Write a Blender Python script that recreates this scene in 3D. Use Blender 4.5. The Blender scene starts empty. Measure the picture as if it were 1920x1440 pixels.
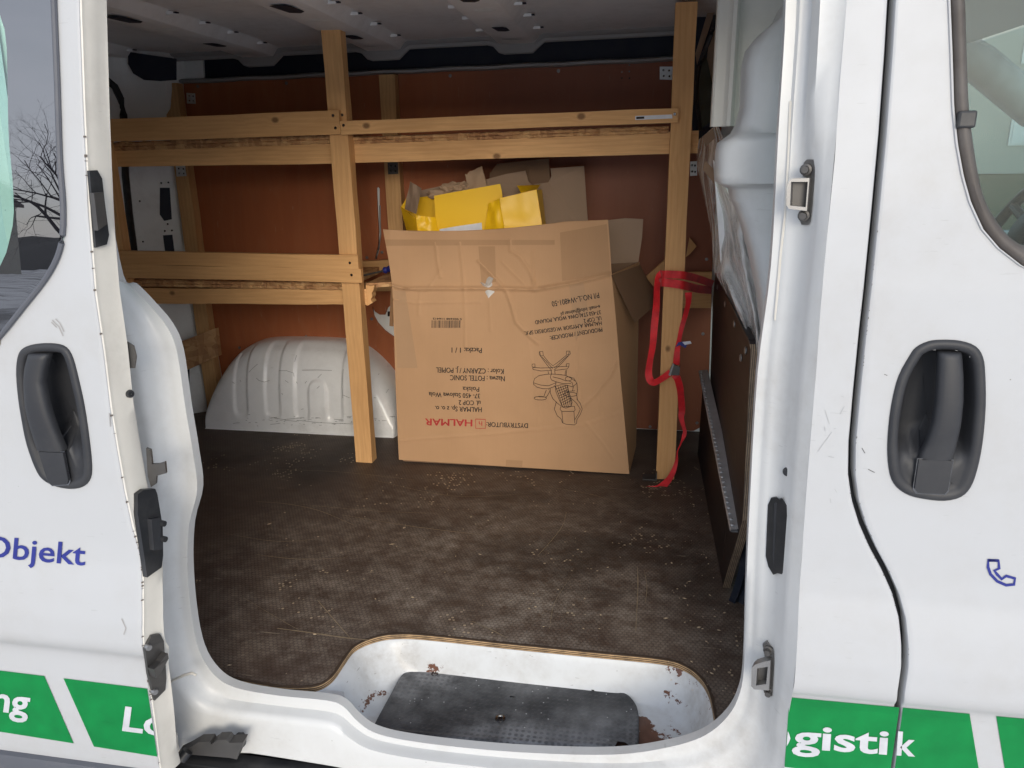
import bpy, bmesh, math, random
import numpy as np
from mathutils import Vector, Matrix, noise as mnoise
from mathutils.geometry import tessellate_polygon
random.seed(7)
S = bpy.context.scene
COL = S.collection
rad = math.radians

# ---------------------------------------------------------------- camera
FPX = 1442.0                                   # focal length in pixels of a 1920 px wide picture
CAM = np.array([0.0, -1.15, 1.10])             # metres: x along the van, y into the van, z above its load floor
def _axes():
    d = np.array([80.0, 4740.0, FPX]); d /= np.linalg.norm(d)
    X = np.array([8260.0, 303.0, -FPX]); X -= d*(X@d); X /= np.linalg.norm(X)
    Z = -d
    return np.array([X, np.cross(Z, X), Z])
RW = _axes()
cam = bpy.data.cameras.new('camera'); camo = bpy.data.objects.new('camera', cam); COL.objects.link(camo)
cam.sensor_width = 36; cam.lens = FPX/1920*36; cam.clip_start = 0.02; cam.clip_end = 2000
camo.matrix_world = Matrix([[RW[0][0], -RW[0][1], -RW[0][2], CAM[0]], [RW[1][0], -RW[1][1], -RW[1][2], CAM[1]],
                            [RW[2][0], -RW[2][1], -RW[2][2], CAM[2]], [0, 0, 0, 1]])
S.camera = camo
S.render.resolution_x = 1024; S.render.resolution_y = 768
# ---------------------------------------------------------------- sky, sun, exposure
SUN_EL, SUN_AZ = 14.0, -16.0                    # azimuth measured from straight out of the door (-Y) towards +X
W = bpy.data.worlds.new('World'); S.world = W; W.use_nodes = True
wn = W.node_tree; wn.nodes.clear()
sky = wn.nodes.new('ShaderNodeTexSky'); sky.sky_type = 'NISHITA'; sky.sun_disc = False
sky.sun_elevation = rad(SUN_EL); sky.air_density = 1.0; sky.dust_density = 1.5; sky.ozone_density = 1.0
sdir = Vector((math.sin(rad(-SUN_AZ))*math.cos(rad(SUN_EL)), -math.cos(rad(SUN_AZ))*math.cos(rad(SUN_EL)), math.sin(rad(SUN_EL))))
sky.sun_rotation = math.atan2(sdir.x, sdir.y)
tc = wn.nodes.new('ShaderNodeTexCoord'); mp = wn.nodes.new('ShaderNodeMapping'); mp.inputs['Scale'].default_value = (1, 1, 3.2)
nz = wn.nodes.new('ShaderNodeTexNoise'); nz.inputs['Scale'].default_value = 2.2; nz.inputs['Detail'].default_value = 6
rp = wn.nodes.new('ShaderNodeValToRGB'); rp.color_ramp.elements[0].position = .38; rp.color_ramp.elements[1].position = .72
rp.color_ramp.elements[0].color = (.45, .45, .45, 1); rp.color_ramp.elements[1].color = (.85, .85, .85, 1)
mx = wn.nodes.new('ShaderNodeMix'); mx.data_type = 'RGBA'; mx.inputs['B'].default_value = (6.7, 7.0, 8.0, 1)
bg = wn.nodes.new('ShaderNodeBackground'); bg.inputs['Strength'].default_value = 0.15
wo = wn.nodes.new('ShaderNodeOutputWorld')
L = wn.links.new
L(tc.outputs['Generated'], mp.inputs['Vector']); L(mp.outputs['Vector'], nz.inputs['Vector']); L(nz.outputs['Fac'], rp.inputs['Fac'])
L(rp.outputs['Color'], mx.inputs['Factor']); L(sky.outputs['Color'], mx.inputs['A']); L(mx.outputs['Result'], bg.inputs['Color']); L(bg.outputs['Background'], wo.inputs['Surface'])
sl = bpy.data.lights.new('sun', 'SUN'); sl.energy = 1.3; sl.angle = rad(30); sl.color = (1, .955, .87)
so = bpy.data.objects.new('sun', sl); COL.objects.link(so); so.rotation_euler = (-sdir).to_track_quat('-Z', 'Y').to_euler(); so.location = (0, -6, 6)
vs = S.view_settings; vs.view_transform = 'Standard'; vs.look = 'None'; vs.gamma = 1; vs.use_curve_mapping = False
vs.exposure = 0.75
S.render.engine = 'CYCLES'
S.cycles.max_bounces = 10; S.cycles.diffuse_bounces = 5; S.cycles.transparent_max_bounces = 16

# ---------------------------------------------------------------- helpers: pixel ray -> point on a real surface
def ray(px, py): return RW @ np.array([px-960.0, py-720.0, FPX])
def U(px, py, x=None, y=None, z=None):
    r = ray(px, py)
    i, v = (0, x) if x is not None else ((1, y) if y is not None else (2, z))
    p = CAM + (v-CAM[i])/r[i]*r
    return (float(p[0]), float(p[1]), float(p[2]))
def US(px, py, fy, off=0.0):
    y = 0.0
    for _ in range(12):
        p = U(px, py, y=y); y = fy(p[0], p[2])
    p = U(px, py, y=y+off)
    return p
def lerp(a, b, t): return a+(b-a)*t
def sst(a, b, v):
    t = min(1.0, max(0.0, (v-a)/(b-a))) if a != b else float(v > a)
    return t*t*(3-2*t)
def vl(a, b, t): return tuple(a[i]+(b[i]-a[i])*t for i in range(3))
def smooth_path(pts, n=4, closed=False):
    """Catmull-Rom"""
    P_ = [np.array(p, float) for p in pts]; m = len(P_); out = []
    rng = range(m if closed else m-1)
    for i in rng:
        p0 = P_[(i-1) % m] if closed or i > 0 else 2*P_[0]-P_[1]
        p1 = P_[i]; p2 = P_[(i+1) % m]
        p3 = P_[(i+2) % m] if closed or i+2 < m else 2*P_[-1]-P_[-2]
        for k in range(n):
            t = k/n
            out.append(.5*((2*p1)+(-p0+p2)*t+(2*p0-5*p1+4*p2-p3)*t*t+(-p0+3*p1-3*p2+p3)*t**3))
    if not closed: out.append(P_[-1])
    return [tuple(float(c) for c in p) for p in out]

# ---------------------------------------------------------------- helpers: objects
def thing(name, label, cat, loc=(0, 0, 0), group=None):
    o = bpy.data.objects.new(name, None); COL.objects.link(o); o.location = loc
    o.empty_display_size = .1
    o['label'] = label; o['category'] = cat
    if group: o['group'] = group
    bpy.context.view_layer.update()
    return o
def tag(o, label, cat, group=None):
    o['label'] = label; o['category'] = cat
    if group: o['group'] = group
    return o
def world_loc(o):
    v = Vector((0, 0, 0))
    while o is not None:
        v = v+o.location; o = o.parent
    return v
def link(name, me, parent=None, M=None, label=None):
    o = bpy.data.objects.new(name, me); COL.objects.link(o)
    if M is None: M = Matrix.Identity(4)
    if parent is not None:
        o.parent = parent; wl = world_loc(parent)
        M = Matrix.Translation(-wl) @ M
    o.matrix_basis = M
    if label: o['label'] = label
    return o
def mesh(name, verts, faces, mat, parent=None, smooth=False, M=None, label=None, origin=True, angle=40):
    """all coordinates in metres in the place itself; the origin is moved to the base of the piece"""
    me = bpy.data.meshes.new(name)
    vs_ = [tuple(v) for v in verts]
    if M is None and origin and vs_:
        a = np.array(vs_); c = Vector(((a[:, 0].min()+a[:, 0].max())/2, (a[:, 1].min()+a[:, 1].max())/2, a[:, 2].min()))
        vs_ = [(v[0]-c.x, v[1]-c.y, v[2]-c.z) for v in vs_]; M = Matrix.Translation(c)
    me.from_pydata(vs_, [], faces); me.validate(); me.update()
    if mat is not None:
        for m in (mat if isinstance(mat, (list, tuple)) else [mat]): me.materials.append(m)
    bm = bmesh.new(); bm.from_mesh(me); bmesh.ops.recalc_face_normals(bm, faces=bm.faces)
    if smooth:
        for f in bm.faces: f.smooth = True
        for e in bm.edges:
            if len(e.link_faces) == 2 and e.calc_face_angle(0) > rad(angle): e.smooth = False
    bm.to_mesh(me); bm.free()
    return link(name, me, parent, M, label)
class MB:
    def __init__(s): s.v = []; s.f = []
    def add(s, v, f):
        b = len(s.v); s.v += [tuple(p) for p in v]; s.f += [tuple(i+b for i in q) for q in f]
    def box(s, a, b, bev=0.0, seg=2):
        c = [(a[i]+b[i])/2 for i in range(3)]; d = [abs(b[i]-a[i]) for i in range(3)]
        s.obox(Matrix.Translation(c), d, bev, seg)
    def obox(s, M, d, bev=0.0, seg=2):
        bm = bmesh.new(); bmesh.ops.create_cube(bm, size=1)
        for v in bm.verts: v.co = Vector((v.co.x*d[0], v.co.y*d[1], v.co.z*d[2]))
        if bev: bmesh.ops.bevel(bm, geom=list(bm.edges), offset=min(bev, min(d)*.45), segments=seg, affect='EDGES', profile=.5)
        bm.verts.index_update()
        s.add([M @ v.co for v in bm.verts], [[v.index for v in f.verts] for f in bm.faces]); bm.free()
    def grid(s, rows, closed_u=False, closed_v=False):
        n = len(rows); m = len(rows[0]); b = len(s.v)
        for r in rows: s.v += [tuple(p) for p in r]
        for i in range(n if closed_v else n-1):
            for j in range(m if closed_u else m-1):
                s.f.append((b+i*m+j, b+i*m+(j+1) % m, b+((i+1) % n)*m+(j+1) % m, b+((i+1) % n)*m+j))
    def tube(s, path, r, n=8, cap=True):
        rows = []; P_ = [Vector(p) for p in path]
        up = Vector((0, 0, 1)); 
        for i, p in enumerate(P_):
            t = (P_[min(i+1, len(P_)-1)]-P_[max(i-1, 0)]).normalized()
            a = t.cross(up) if abs(t.dot(up)) < .95 else t.cross(Vector((1, 0, 0)))
            a.normalize(); b = a.cross(t)
            rr = r[i] if isinstance(r, (list, tuple)) else r
            rows.append([p+(a*math.cos(2*math.pi*k/n)+b*math.sin(2*math.pi*k/n))*rr for k in range(n)])
        base = len(s.v); s.grid(rows, closed_u=True)
        if cap:
            s.f.append(tuple(base+k for k in range(n))); s.f.append(tuple(base+(len(rows)-1)*n+k for k in reversed(range(n))))
    def lathe(s, c, axis, prof, n=20):
        ax = Vector(axis).normalized(); a = ax.orthogonal().normalized(); b = ax.cross(a); c = Vector(c)
        s.grid([[c+ax*h+(a*math.cos(2*math.pi*k/n)+b*math.sin(2*math.pi*k/n))*r for k in range(n)] for r, h in prof], closed_u=True)
    def prism(s, pts, d, holes=()):
        """3D polygon (with holes) pushed along vector d"""
        loops = [[Vector(p) for p in pts]]+[[Vector(p) for p in h] for h in holes]
        flat = [p for l in loops for p in l]; tri = tessellate_polygon(loops); n = len(flat); d = Vector(d)
        v = flat+[p+d for p in flat]
        f = [tuple(t) for t in tri]+[tuple(i+n for i in reversed(t)) for t in tri]
        o = 0
        for l in loops:
            k = len(l)
            for i in range(k): f.append((o+i, o+(i+1) % k, n+o+(i+1) % k, n+o+i))
            o += k
        s.add(v, f)
    def build(s, name, mat, parent=None, smooth=False, label=None, angle=40):
        return mesh(name, s.v, s.f, mat, parent, smooth, None, label, True, angle)
def board(name, a, b, w, d, mat, parent, wdir, bev=.0025, jit=.0012, label=None):
    """sawn timber from a to b; width w along wdir, depth d across; long axis = local Z so that grain follows it"""
    a = Vector(a); b = Vector(b); zz = (b-a).normalized(); ww = Vector(wdir); ww = (ww-zz*ww.dot(zz)).normalized(); dd = zz.cross(ww)
    Ln = (b-a).length; bm = bmesh.new(); n = max(3, int(Ln/.12))
    co = [(-w/2, -d/2), (w/2, -d/2), (w/2, d/2), (-w/2, d/2)]
    rows = [[bm.verts.new((x+random.uniform(-jit, jit), y+random.uniform(-jit, jit), Ln*i/n)) for x, y in co] for i in range(n+1)]
    for i in range(n):
        for k in range(4): bm.faces.new((rows[i][k], rows[i][(k+1) % 4], rows[i+1][(k+1) % 4], rows[i+1][k]))
    bm.faces.new(rows[0][::-1]); bm.faces.new(rows[-1])
    bm.edges.ensure_lookup_table()
    ed = [e for e in bm.edges if len(e.link_faces) == 2 and e.calc_face_angle(0) > rad(50)]
    bmesh.ops.bevel(bm, geom=ed, offset=bev, segments=2, affect='EDGES', profile=.5)
    bmesh.ops.recalc_face_normals(bm, faces=bm.faces)
    me = bpy.data.meshes.new(name); bm.to_mesh(me); bm.free(); me.materials.append(mat)
    M = Matrix((( ww.x, dd.x, zz.x, a.x), (ww.y, dd.y, zz.y, a.y), (ww.z, dd.z, zz.z, a.z), (0, 0, 0, 1)))
    return link(name, me, parent, M, label)
def ribbon_on(paths, w, surf, off=-.0012):
    """thin printed / drawn strokes lying on a surface; paths in pixels, w in pixels"""
    mb = MB()
    for pth in paths:
        ww = w
        P_ = [np.array(p, float) for p in pth]; rows = []
        for i, p in enumerate(P_):
            t = P_[min(i+1, len(P_)-1)]-P_[max(i-1, 0)]; t /= (np.linalg.norm(t)+1e-9); nn = np.array([-t[1], t[0]])*ww/2
            a = p+nn; b = p-nn
            rows.append([US(a[0], a[1], surf, off), US(b[0], b[1], surf, off)])
        mb.grid(rows)
    return mb
_tc = {}
def text_geo(s, bold=0.0):
    if (s, bold) in _tc: return _tc[(s, bold)]
    cu = bpy.data.curves.new('t', 'FONT'); cu.body = s; cu.offset = bold; cu.resolution_u = 3; cu.fill_mode = 'BOTH' if hasattr(cu, 'fill_mode') and False else cu.fill_mode
    o = bpy.data.objects.new('t', cu); COL.objects.link(o); bpy.context.view_layer.update()
    me = bpy.data.meshes.new_from_object(o.evaluated_get(bpy.context.evaluated_depsgraph_get()))
    v = [(p.co.x, p.co.y) for p in me.vertices]; f = [tuple(q.vertices) for q in me.polygons]
    bpy.data.objects.remove(o); bpy.data.curves.remove(cu); bpy.data.meshes.remove(me)
    _tc[(s, bold)] = (v, f); return v, f
def text_on(mb, s, A, B, cap, surf, off=-.0012, bold=0.0, slant=0.0):
    """write s on a surface: baseline from pixel A to pixel B, capital height cap pixels"""
    v, f = text_geo(s, bold); hv, _ = text_geo('H', bold)
    H = max(p[1] for p in hv); x0 = min(p[0] for p in v); x1 = max(p[0] for p in v)
    A = np.array(A, float); B = np.array(B, float); d = B-A; ln = np.linalg.norm(d); d /= ln; up = np.array([d[1], -d[0]])
    out = []
    for gx, gy in v:
        p = A+d*ln*(gx-x0)/(x1-x0)+up*cap*gy/H+d*slant*cap*gy/H
        out.append(US(p[0], p[1], surf, off))
    mb.add(out, f)
def patch(corners, nu, nv, surf, off=-.0012):
    tl, tr, br, bl = [np.array(c, float) for c in corners]; rows = []
    for j in range(nv+1):
        v = j/nv; rows.append([US(*(lerp(lerp(tl, tr, i/nu), lerp(bl, br, i/nu), v)), surf, off) for i in range(nu+1)])
    mb = MB(); mb.grid(rows); return mb
def solid(mb, d):
    """give a sheet mesh thickness along vector d"""
    n = len(mb.v); d = Vector(d); e = {}
    for f in mb.f:
        for i in range(len(f)):
            k = (f[i], f[(i+1) % len(f)]); e[k] = e.get(k, 0)+1
    fs = list(mb.f); mb.v = mb.v+[tuple(Vector(p)+d) for p in mb.v]
    mb.f = fs+[tuple(i+n for i in reversed(f)) for f in fs]
    for (a, b), c in e.items():
        if (b, a) not in e: mb.f.append((b, a, a+n, b+n))
    return mb

# ---------------------------------------------------------------- materials
class NT:
    def __init__(s, name):
        s.m = bpy.data.materials.new(name); s.m.use_nodes = True; s.t = s.m.node_tree; s.t.nodes.clear()
        s.out = s.n('ShaderNodeOutputMaterial'); s.p = s.n('ShaderNodeBsdfPrincipled'); s.l(s.p.outputs[0], s.out.inputs[0])
        s.tc = s.n('ShaderNodeTexCoord'); s.co = s.tc.outputs['Object']
    def n(s, t, **k):
        a = s.t.nodes.new(t)
        for q, v in k.items(): setattr(a, q, v)
        return a
    def l(s, a, b): s.t.links.new(a, b)
    def set(s, sock, v):
        if hasattr(v, 'is_linked') or hasattr(v, 'links'): s.l(v, sock)
        else:
            if isinstance(v, (tuple, list)) and len(v) == 3 and len(sock.default_value) == 4: v = (*v, 1)
            sock.default_value = v
    def P(s, **k):
        for q, v in k.items(): s.set(s.p.inputs[q.replace('_', ' ')], v)
        return s
    def map(s, scale=(1, 1, 1), loc=(0, 0, 0), rot=(0, 0, 0), src=None):
        a = s.n('ShaderNodeMapping'); a.inputs['Scale'].default_value = scale; a.inputs['Location'].default_value = loc; a.inputs['Rotation'].default_value = rot
        s.l(src or s.co, a.inputs['Vector']); return a.outputs[0]
    def noise(s, sc, det=4, ro=.55, vec=None, dist=0):
        a = s.n('ShaderNodeTexNoise'); a.inputs['Scale'].default_value = sc; a.inputs['Detail'].default_value = det; a.inputs['Roughness'].default_value = ro; a.inputs['Distortion'].default_value = dist
        s.l(vec or s.co, a.inputs['Vector']); return a.outputs['Fac']
    def voro(s, sc, vec=None, feat='F1', out='Distance', rnd=1.0):
        a = s.n('ShaderNodeTexVoronoi', feature=feat); a.inputs['Scale'].default_value = sc; a.inputs['Randomness'].default_value = rnd
        s.l(vec or s.co, a.inputs['Vector']); return a.outputs[out]
    def ramp(s, f, *st):
        a = s.n('ShaderNodeValToRGB'); e = a.color_ramp.elements
        while len(e) < len(st): e.new(.5)
        for i, (p, c) in enumerate(st):
            e[i].position = p; e[i].color = (c, c, c, 1) if isinstance(c, (int, float)) else (*c, 1)
        s.l(f, a.inputs[0]); return a.outputs[0]
    def mix(s, f, a, b, mode='MIX'):
        m = s.n('ShaderNodeMix', data_type='RGBA', blend_type=mode)
        s.set(m.inputs['Factor'], f); s.set(m.inputs['A'], a); s.set(m.inputs['B'], b); return m.outputs['Result']
    def math(s, op, a, b=0.0, c=None):
        m = s.n('ShaderNodeMath', operation=op); s.set(m.inputs[0], a); s.set(m.inputs[1], b)
        if c is not None: s.set(m.inputs[2], c)
        return m.outputs[0]
    def vm(s, op, a, b=None, out=0):
        m = s.n('ShaderNodeVectorMath', operation=op); s.set(m.inputs[0], a)
        if b is not None: s.set(m.inputs[1], b)
        return m.outputs[out]
    def sep(s, v=None):
        a = s.n('ShaderNodeSeparateXYZ'); s.l(v or s.co, a.inputs[0]); return a.outputs
    def bump(s, h, st=.3, di=.002):
        a = s.n('ShaderNodeBump'); a.inputs['Strength'].default_value = st; a.inputs['Distance'].default_value = di
        s.l(h, a.inputs['Height']); s.l(a.outputs[0], s.p.inputs['Normal']); return s
    def rnd(s):
        a = s.n('ShaderNodeObjectInfo'); return a.outputs['Random']

def m_paint(name, base=(.412, .420, .426), dirt=.25, chips=.0, dirtcol=(.30, .27, .23), rough=.38, coat=.06, pts=(), scr=.22, spk=.955):
    t = NT(name)
    g = t.noise(3.0, 6, .65); g2 = t.noise(28, 5, .7)
    d = t.math('MULTIPLY', t.ramp(g, (.42, 0.0), (.75, 1.0)), t.ramp(g2, (.35, .2), (.7, 1.0)))
    c = t.mix(t.math('MULTIPLY', d, dirt), base, dirtcol)
    sv = t.map((14, 14, 90), rot=(.5, .3, .4)); sc = t.ramp(t.noise(2.2, 2, .5, sv), (.70, 0.0), (.715, 1.0))
    m2 = t.ramp(t.noise(7, 2), (.52, 0.0), (.62, 1.0))
    c = t.mix(t.math('MULTIPLY', t.math('MULTIPLY', sc, m2), scr), c, (.22, .21, .20))
    v = t.voro(55); vr = t.voro(55, out='Color'); vs_ = t.sep(vr)
    sp = t.math('MULTIPLY', t.ramp(v, (.03, 1.0), (.07, 0.0)), t.ramp(vs_[0], (spk, 0.0), (spk+.01, 1.0)))
    c = t.mix(t.math('MULTIPLY', sp, .8), c, (.10, .085, .07))
    if chips:
        n1 = t.noise(22, 7, .7); n2 = t.noise(4.5, 2)
        k = t.math('ADD', n1, t.math('MULTIPLY', t.math('SUBTRACT', n2, .5), .8))
        for c_, r_ in pts:
            k = t.math('ADD', k, t.math('MULTIPLY', t.ramp(t.vm('LENGTH', t.vm('SUBTRACT', t.co, c_), out=1), (r_*.25, 1.0), (r_, 0.0)), .20))
        ch = t.ramp(k, (chips, 0.0), (chips+.012, 1.0))
        c = t.mix(ch, c, t.mix(t.noise(60), (.07, .03, .02), (.20, .09, .055)))
        t.bump(ch, -.4, .001)
    t.P(Base_Color=c, Roughness=t.ramp(g, (.3, rough), (.8, rough+.22)), Coat_Weight=coat, Coat_Roughness=.08, Specular_IOR_Level=.32)
    return t.m
def m_plastic(name, col, rough=.5, grain=400, b=.15, dust=.25):
    t = NT(name); n = t.noise(grain, 2)
    c = t.mix(t.math('MULTIPLY', t.ramp(t.noise(9, 5, .7), (.45, 0.0), (.8, 1.0)), dust), col, (.20, .19, .18))
    t.P(Base_Color=c, Roughness=rough).bump(n, b, .0006); return t.m
def m_plain(name, col, rough=.6, metal=0.0, **k):
    t = NT(name); n = t.noise(20, 5)
    c = t.mix(t.ramp(n, (.35, 0.0), (.75, 1.0)), tuple(x*.82 for x in col), tuple(min(1, x*1.1) for x in col))
    t.P(Base_Color=c, Roughness=t.ramp(n, (.3, max(.05, rough-.1)), (.7, min(1, rough+.1))), Metallic=metal, **k); return t.m
def m_wood(name, light, dark, knot=(.16, .075, .03), grey=.0):
    t = NT(name); r = t.rnd()
    off = t.n('ShaderNodeCombineXYZ'); t.l(t.math('MULTIPLY', r, 3.7), off.inputs[0]); t.l(t.math('MULTIPLY', r, 9.1), off.inputs[2]); t.l(t.math('MULTIPLY', r, -2.3), off.inputs[1])
    p = t.vm('ADD', t.co, off.outputs[0])
    # knots
    kv = t.map((16, .001, 12), src=p); kd = t.voro(1.0, kv); kc = t.sep(t.voro(1.0, kv, out='Color'))
    kn = t.math('MULTIPLY', t.ramp(kd, (.10, 1.0), (.19, 0.0)), t.ramp(kc[0], (.87, 0.0), (.88, 1.0)))
    kn2 = t.math('MULTIPLY', t.ramp(kd, (.08, 1.0), (.48, 0.0)), t.ramp(kc[0], (.87, 0.0), (.88, 1.0)))
    # growth rings round a far pith, waved by noise and bent round the knots
    w = t.noise(1.6, 3, .5, t.map((4, 4, .9), src=p)); s3 = t.sep(p)
    q = t.n('ShaderNodeCombineXYZ'); t.l(t.math('ADD', s3[0], t.math('MULTIPLY', w, .075)), q.inputs[0]); t.l(t.math('ADD', s3[1], .05), q.inputs[1])
    rr = t.math('ADD', t.vm('LENGTH', q.outputs[0], out=1), t.math('MULTIPLY', kn2, .010))
    ring = t.math('SINE', t.math('MULTIPLY', rr, 470))
    ring = t.ramp(t.math('MULTIPLY_ADD', ring, .5, .5), (.2, 0.0), (.95, 1.0))
    fib = t.noise(1, 4, .7, t.map((380, 380, 9), src=p)); big = t.noise(1, 4, .6, t.map((7, 7, 2.2), src=p))
    c = t.mix(t.math('MULTIPLY', ring, .28), light, dark)
    c = t.mix(t.math('MULTIPLY', t.ramp(fib, (.35, 0.0), (.75, 1.0)), .45), c, tuple(x*.72 for x in dark))
    c = t.mix(t.math('MULTIPLY', t.ramp(big, (.42, 0.0), (.72, 1.0)), .5), c, tuple(x*.66 for x in dark))
    c = t.mix(t.math('MULTIPLY', t.math('SUBTRACT', r, .2), .55), c, tuple(x*.8 for x in dark))
    if grey: c = t.mix(grey, c, (.25, .2, .16))
    c = t.mix(t.math('MULTIPLY', kn, .85), c, knot)
    t.P(Base_Color=c, Roughness=.62, Specular_IOR_Level=.3).bump(t.math('ADD', t.math('MULTIPLY', fib, .7), t.math('MULTIPLY', ring, .3)), .25, .0012)
    return t.m
def m_layers(name, freq=420, a=(.40, .25, .12), b=(.10, .06, .035), axis=2):
    t = NT(name); s3 = t.sep(); w = t.noise(6, 3)
    f = t.math('SINE', t.math('MULTIPLY', t.math('ADD', s3[axis], t.math('MULTIPLY', w, .0012)), freq*2*math.pi/1.0))
    f = t.math('MULTIPLY_ADD', f, .5, .5); g = t.noise(30, 5, .7)
    c = t.mix(t.ramp(f, (.35, 0.0), (.65, 1.0)), a, b); c = t.mix(t.math('MULTIPLY', t.ramp(g, (.4, 0.0), (.7, 1.0)), .65), c, tuple(x*.55 for x in b))
    t.P(Base_Color=c, Roughness=.8).bump(f, .3, .001); return t.m
def m_osb(name, tint=1.0):
    t = NT(name)
    v1 = t.map((22, 22, 60), rot=(.3, .5, .4)); v2 = t.map((60, 25, 22), rot=(.9, -.4, 1.0))
    c1 = t.sep(t.voro(1, v1, out='Color')); c2 = t.sep(t.voro(1, v2, out='Color'))
    k = t.mix(.5, c1[0], c2[1]); f = t.noise(60, 4, .7)
    c = t.ramp(k, (.10, (.24*tint, .115*tint, .048*tint)), (.45, (.34*tint, .18*tint, .075*tint)), (.85, (.46*tint, .28*tint, .125*tint)))
    c = t.mix(t.math('MULTIPLY', f, .35), c, (.20, .10, .045))
    t.P(Base_Color=c, Roughness=.7).bump(k, .6, .003); return t.m
def m_card(name, base=(.485, .288, .155)):
    t = NT(name); fl = t.noise(1, 3, .6, t.map((260, 30, 6))); big = t.noise(4, 5, .6)
    c = t.mix(t.math('MULTIPLY', fl, .22), base, tuple(x*.75 for x in base))
    c = t.mix(t.math('MULTIPLY', t.ramp(big, (.4, 0.0), (.75, 1.0)), .35), c, tuple(x*.72 for x in base))
    t.P(Base_Color=c, Roughness=.72, Specular_IOR_Level=.25).bump(t.noise(1, 2, .5, t.map((150, 150, 4))), .12, .0015); return t.m
def m_floor():
    t = NT('phenolic_floor'); s = .0105
    sv = (s, s*math.sqrt(3), 1.0); p = t.map((1, 1, 0))
    a = t.vm('SUBTRACT', t.vm('MODULO', t.vm('ADD', p, (10, 10, 0)), sv), (s/2, s*math.sqrt(3)/2, 0))
    b = t.vm('SUBTRACT', t.vm('MODULO', t.vm('ADD', p, (10+s/2, 10+s*math.sqrt(3)/2, 0)), sv), (s/2, s*math.sqrt(3)/2, 0))
    la = t.vm('LENGTH', a, out=1); lb = t.vm('LENGTH', b, out=1); d = t.math('MINIMUM', la, lb)
    sel = t.math('LESS_THAN', la, lb)
    off = t.n('ShaderNodeMix', data_type='VECTOR'); t.l(sel, off.inputs['Factor']); t.l(b, off.inputs[4]); t.l(a, off.inputs[5])
    cell = t.vm('SUBTRACT', p, off.outputs[1]); wnz = t.n('ShaderNodeTexWhiteNoise', noise_dimensions='3D'); t.l(t.vm('SNAP', cell, (.002, .002, .002)), wnz.inputs['Vector'])
    bumpy = t.ramp(d, (.28*s*1, 1.0), (.52*s*1, 0.0)) if False else t.ramp(t.math('DIVIDE', d, s), (.30, 1.0), (.54, 0.0))
    n1 = t.noise(2.3, 6, .65); n2 = t.noise(19, 8, .78); n3 = t.noise(1.2, 6, .72, t.map((4.5, 9, 1), rot=(0, 0, .45), loc=(2, 5, 0)))
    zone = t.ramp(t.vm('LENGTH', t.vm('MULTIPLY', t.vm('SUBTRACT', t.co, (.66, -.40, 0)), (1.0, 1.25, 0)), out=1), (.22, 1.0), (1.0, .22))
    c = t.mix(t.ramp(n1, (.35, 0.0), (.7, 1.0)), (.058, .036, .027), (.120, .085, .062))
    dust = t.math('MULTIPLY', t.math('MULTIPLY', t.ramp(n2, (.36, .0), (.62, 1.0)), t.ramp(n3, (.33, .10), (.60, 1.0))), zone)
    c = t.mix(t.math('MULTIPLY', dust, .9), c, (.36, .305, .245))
    wet = t.ramp(t.noise(1.7, 4, .6, t.map((1, 1, 1), loc=(4.3, 1.1, 0))), (.54, 0.0), (.66, 1.0))
    c = t.mix(t.math('MULTIPLY', wet, .6), c, (.018, .012, .010))
    c = t.mix(t.math('MULTIPLY', t.math('SUBTRACT', 1.0, bumpy), .5), c, (.030, .020, .015))
    wn_ = t.ramp(t.noise(3.1, 5, .75, t.map((1, 1, 1), loc=(1.7, 8.2, 0))), (.53, 0.0), (.74, 1.0))
    worn = t.math('MULTIPLY', t.math('GREATER_THAN', t.math('ADD', wnz.outputs['Value'], t.math('MULTIPLY', wn_, .70)), 1.08), t.ramp(t.math('DIVIDE', d, s), (.22, 1.0), (.40, 0.0)))
    c = t.mix(t.math('MULTIPLY', worn, .85), c, (.46, .36, .24))
    scv = t.map((5, 70, 1), rot=(0, 0, .35)); scr = t.ramp(t.noise(1.3, 3, .5, scv), (.715, 0.0), (.73, 1.0))
    c = t.mix(t.math('MULTIPLY', scr, .55), c, (.36, .30, .22))
    t.P(Base_Color=c, Roughness=t.ramp(n2, (.3, .48), (.75, .75)), Specular_IOR_Level=.35).bump(t.math('ADD', bumpy, t.math('MULTIPLY', n2, .4)), .45, .0012)
    return t.m
def m_panel():
    t = NT('brown_film_plywood'); s3 = t.sep()
    g = t.noise(1, 5, .65, t.map((26, 26, 2.2), rot=(0, .06, 0))); f = t.noise(350, 2); big = t.noise(1.6, 5, .6)
    wv = t.math('SINE', t.math('ADD', t.math('MULTIPLY', t.noise(1.5, 2, .5, t.map((2.2, 2.2, .7))), 60), t.math('MULTIPLY', s3[0], 50)))
    c = t.mix(g, (.30, .088, .034), (.43, .140, .052)); c = t.mix(t.math('MULTIPLY', f, .3), c, (.20, .06, .026))
    c = t.mix(t.math('MULTIPLY', t.ramp(wv, (.7, 0.0), (1.0, 1.0)), .14), c, (.36, .16, .08))
    c = t.mix(t.math('MULTIPLY', t.ramp(big, (.45, 0.0), (.7, 1.0)), .4), c, (.32, .10, .045))
    sc = t.ramp(t.noise(2.0, 2, .5, t.map((60, 60, 7), rot=(0, 1.1, 0))), (.735, 0.0), (.75, 1.0)); c = t.mix(t.math('MULTIPLY', sc, .35), c, (.45, .3, .2))
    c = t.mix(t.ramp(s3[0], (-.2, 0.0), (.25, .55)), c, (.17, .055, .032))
    t.P(Base_Color=c, Roughness=.5, Specular_IOR_Level=.35).bump(f, .1, .0005); return t.m
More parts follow.
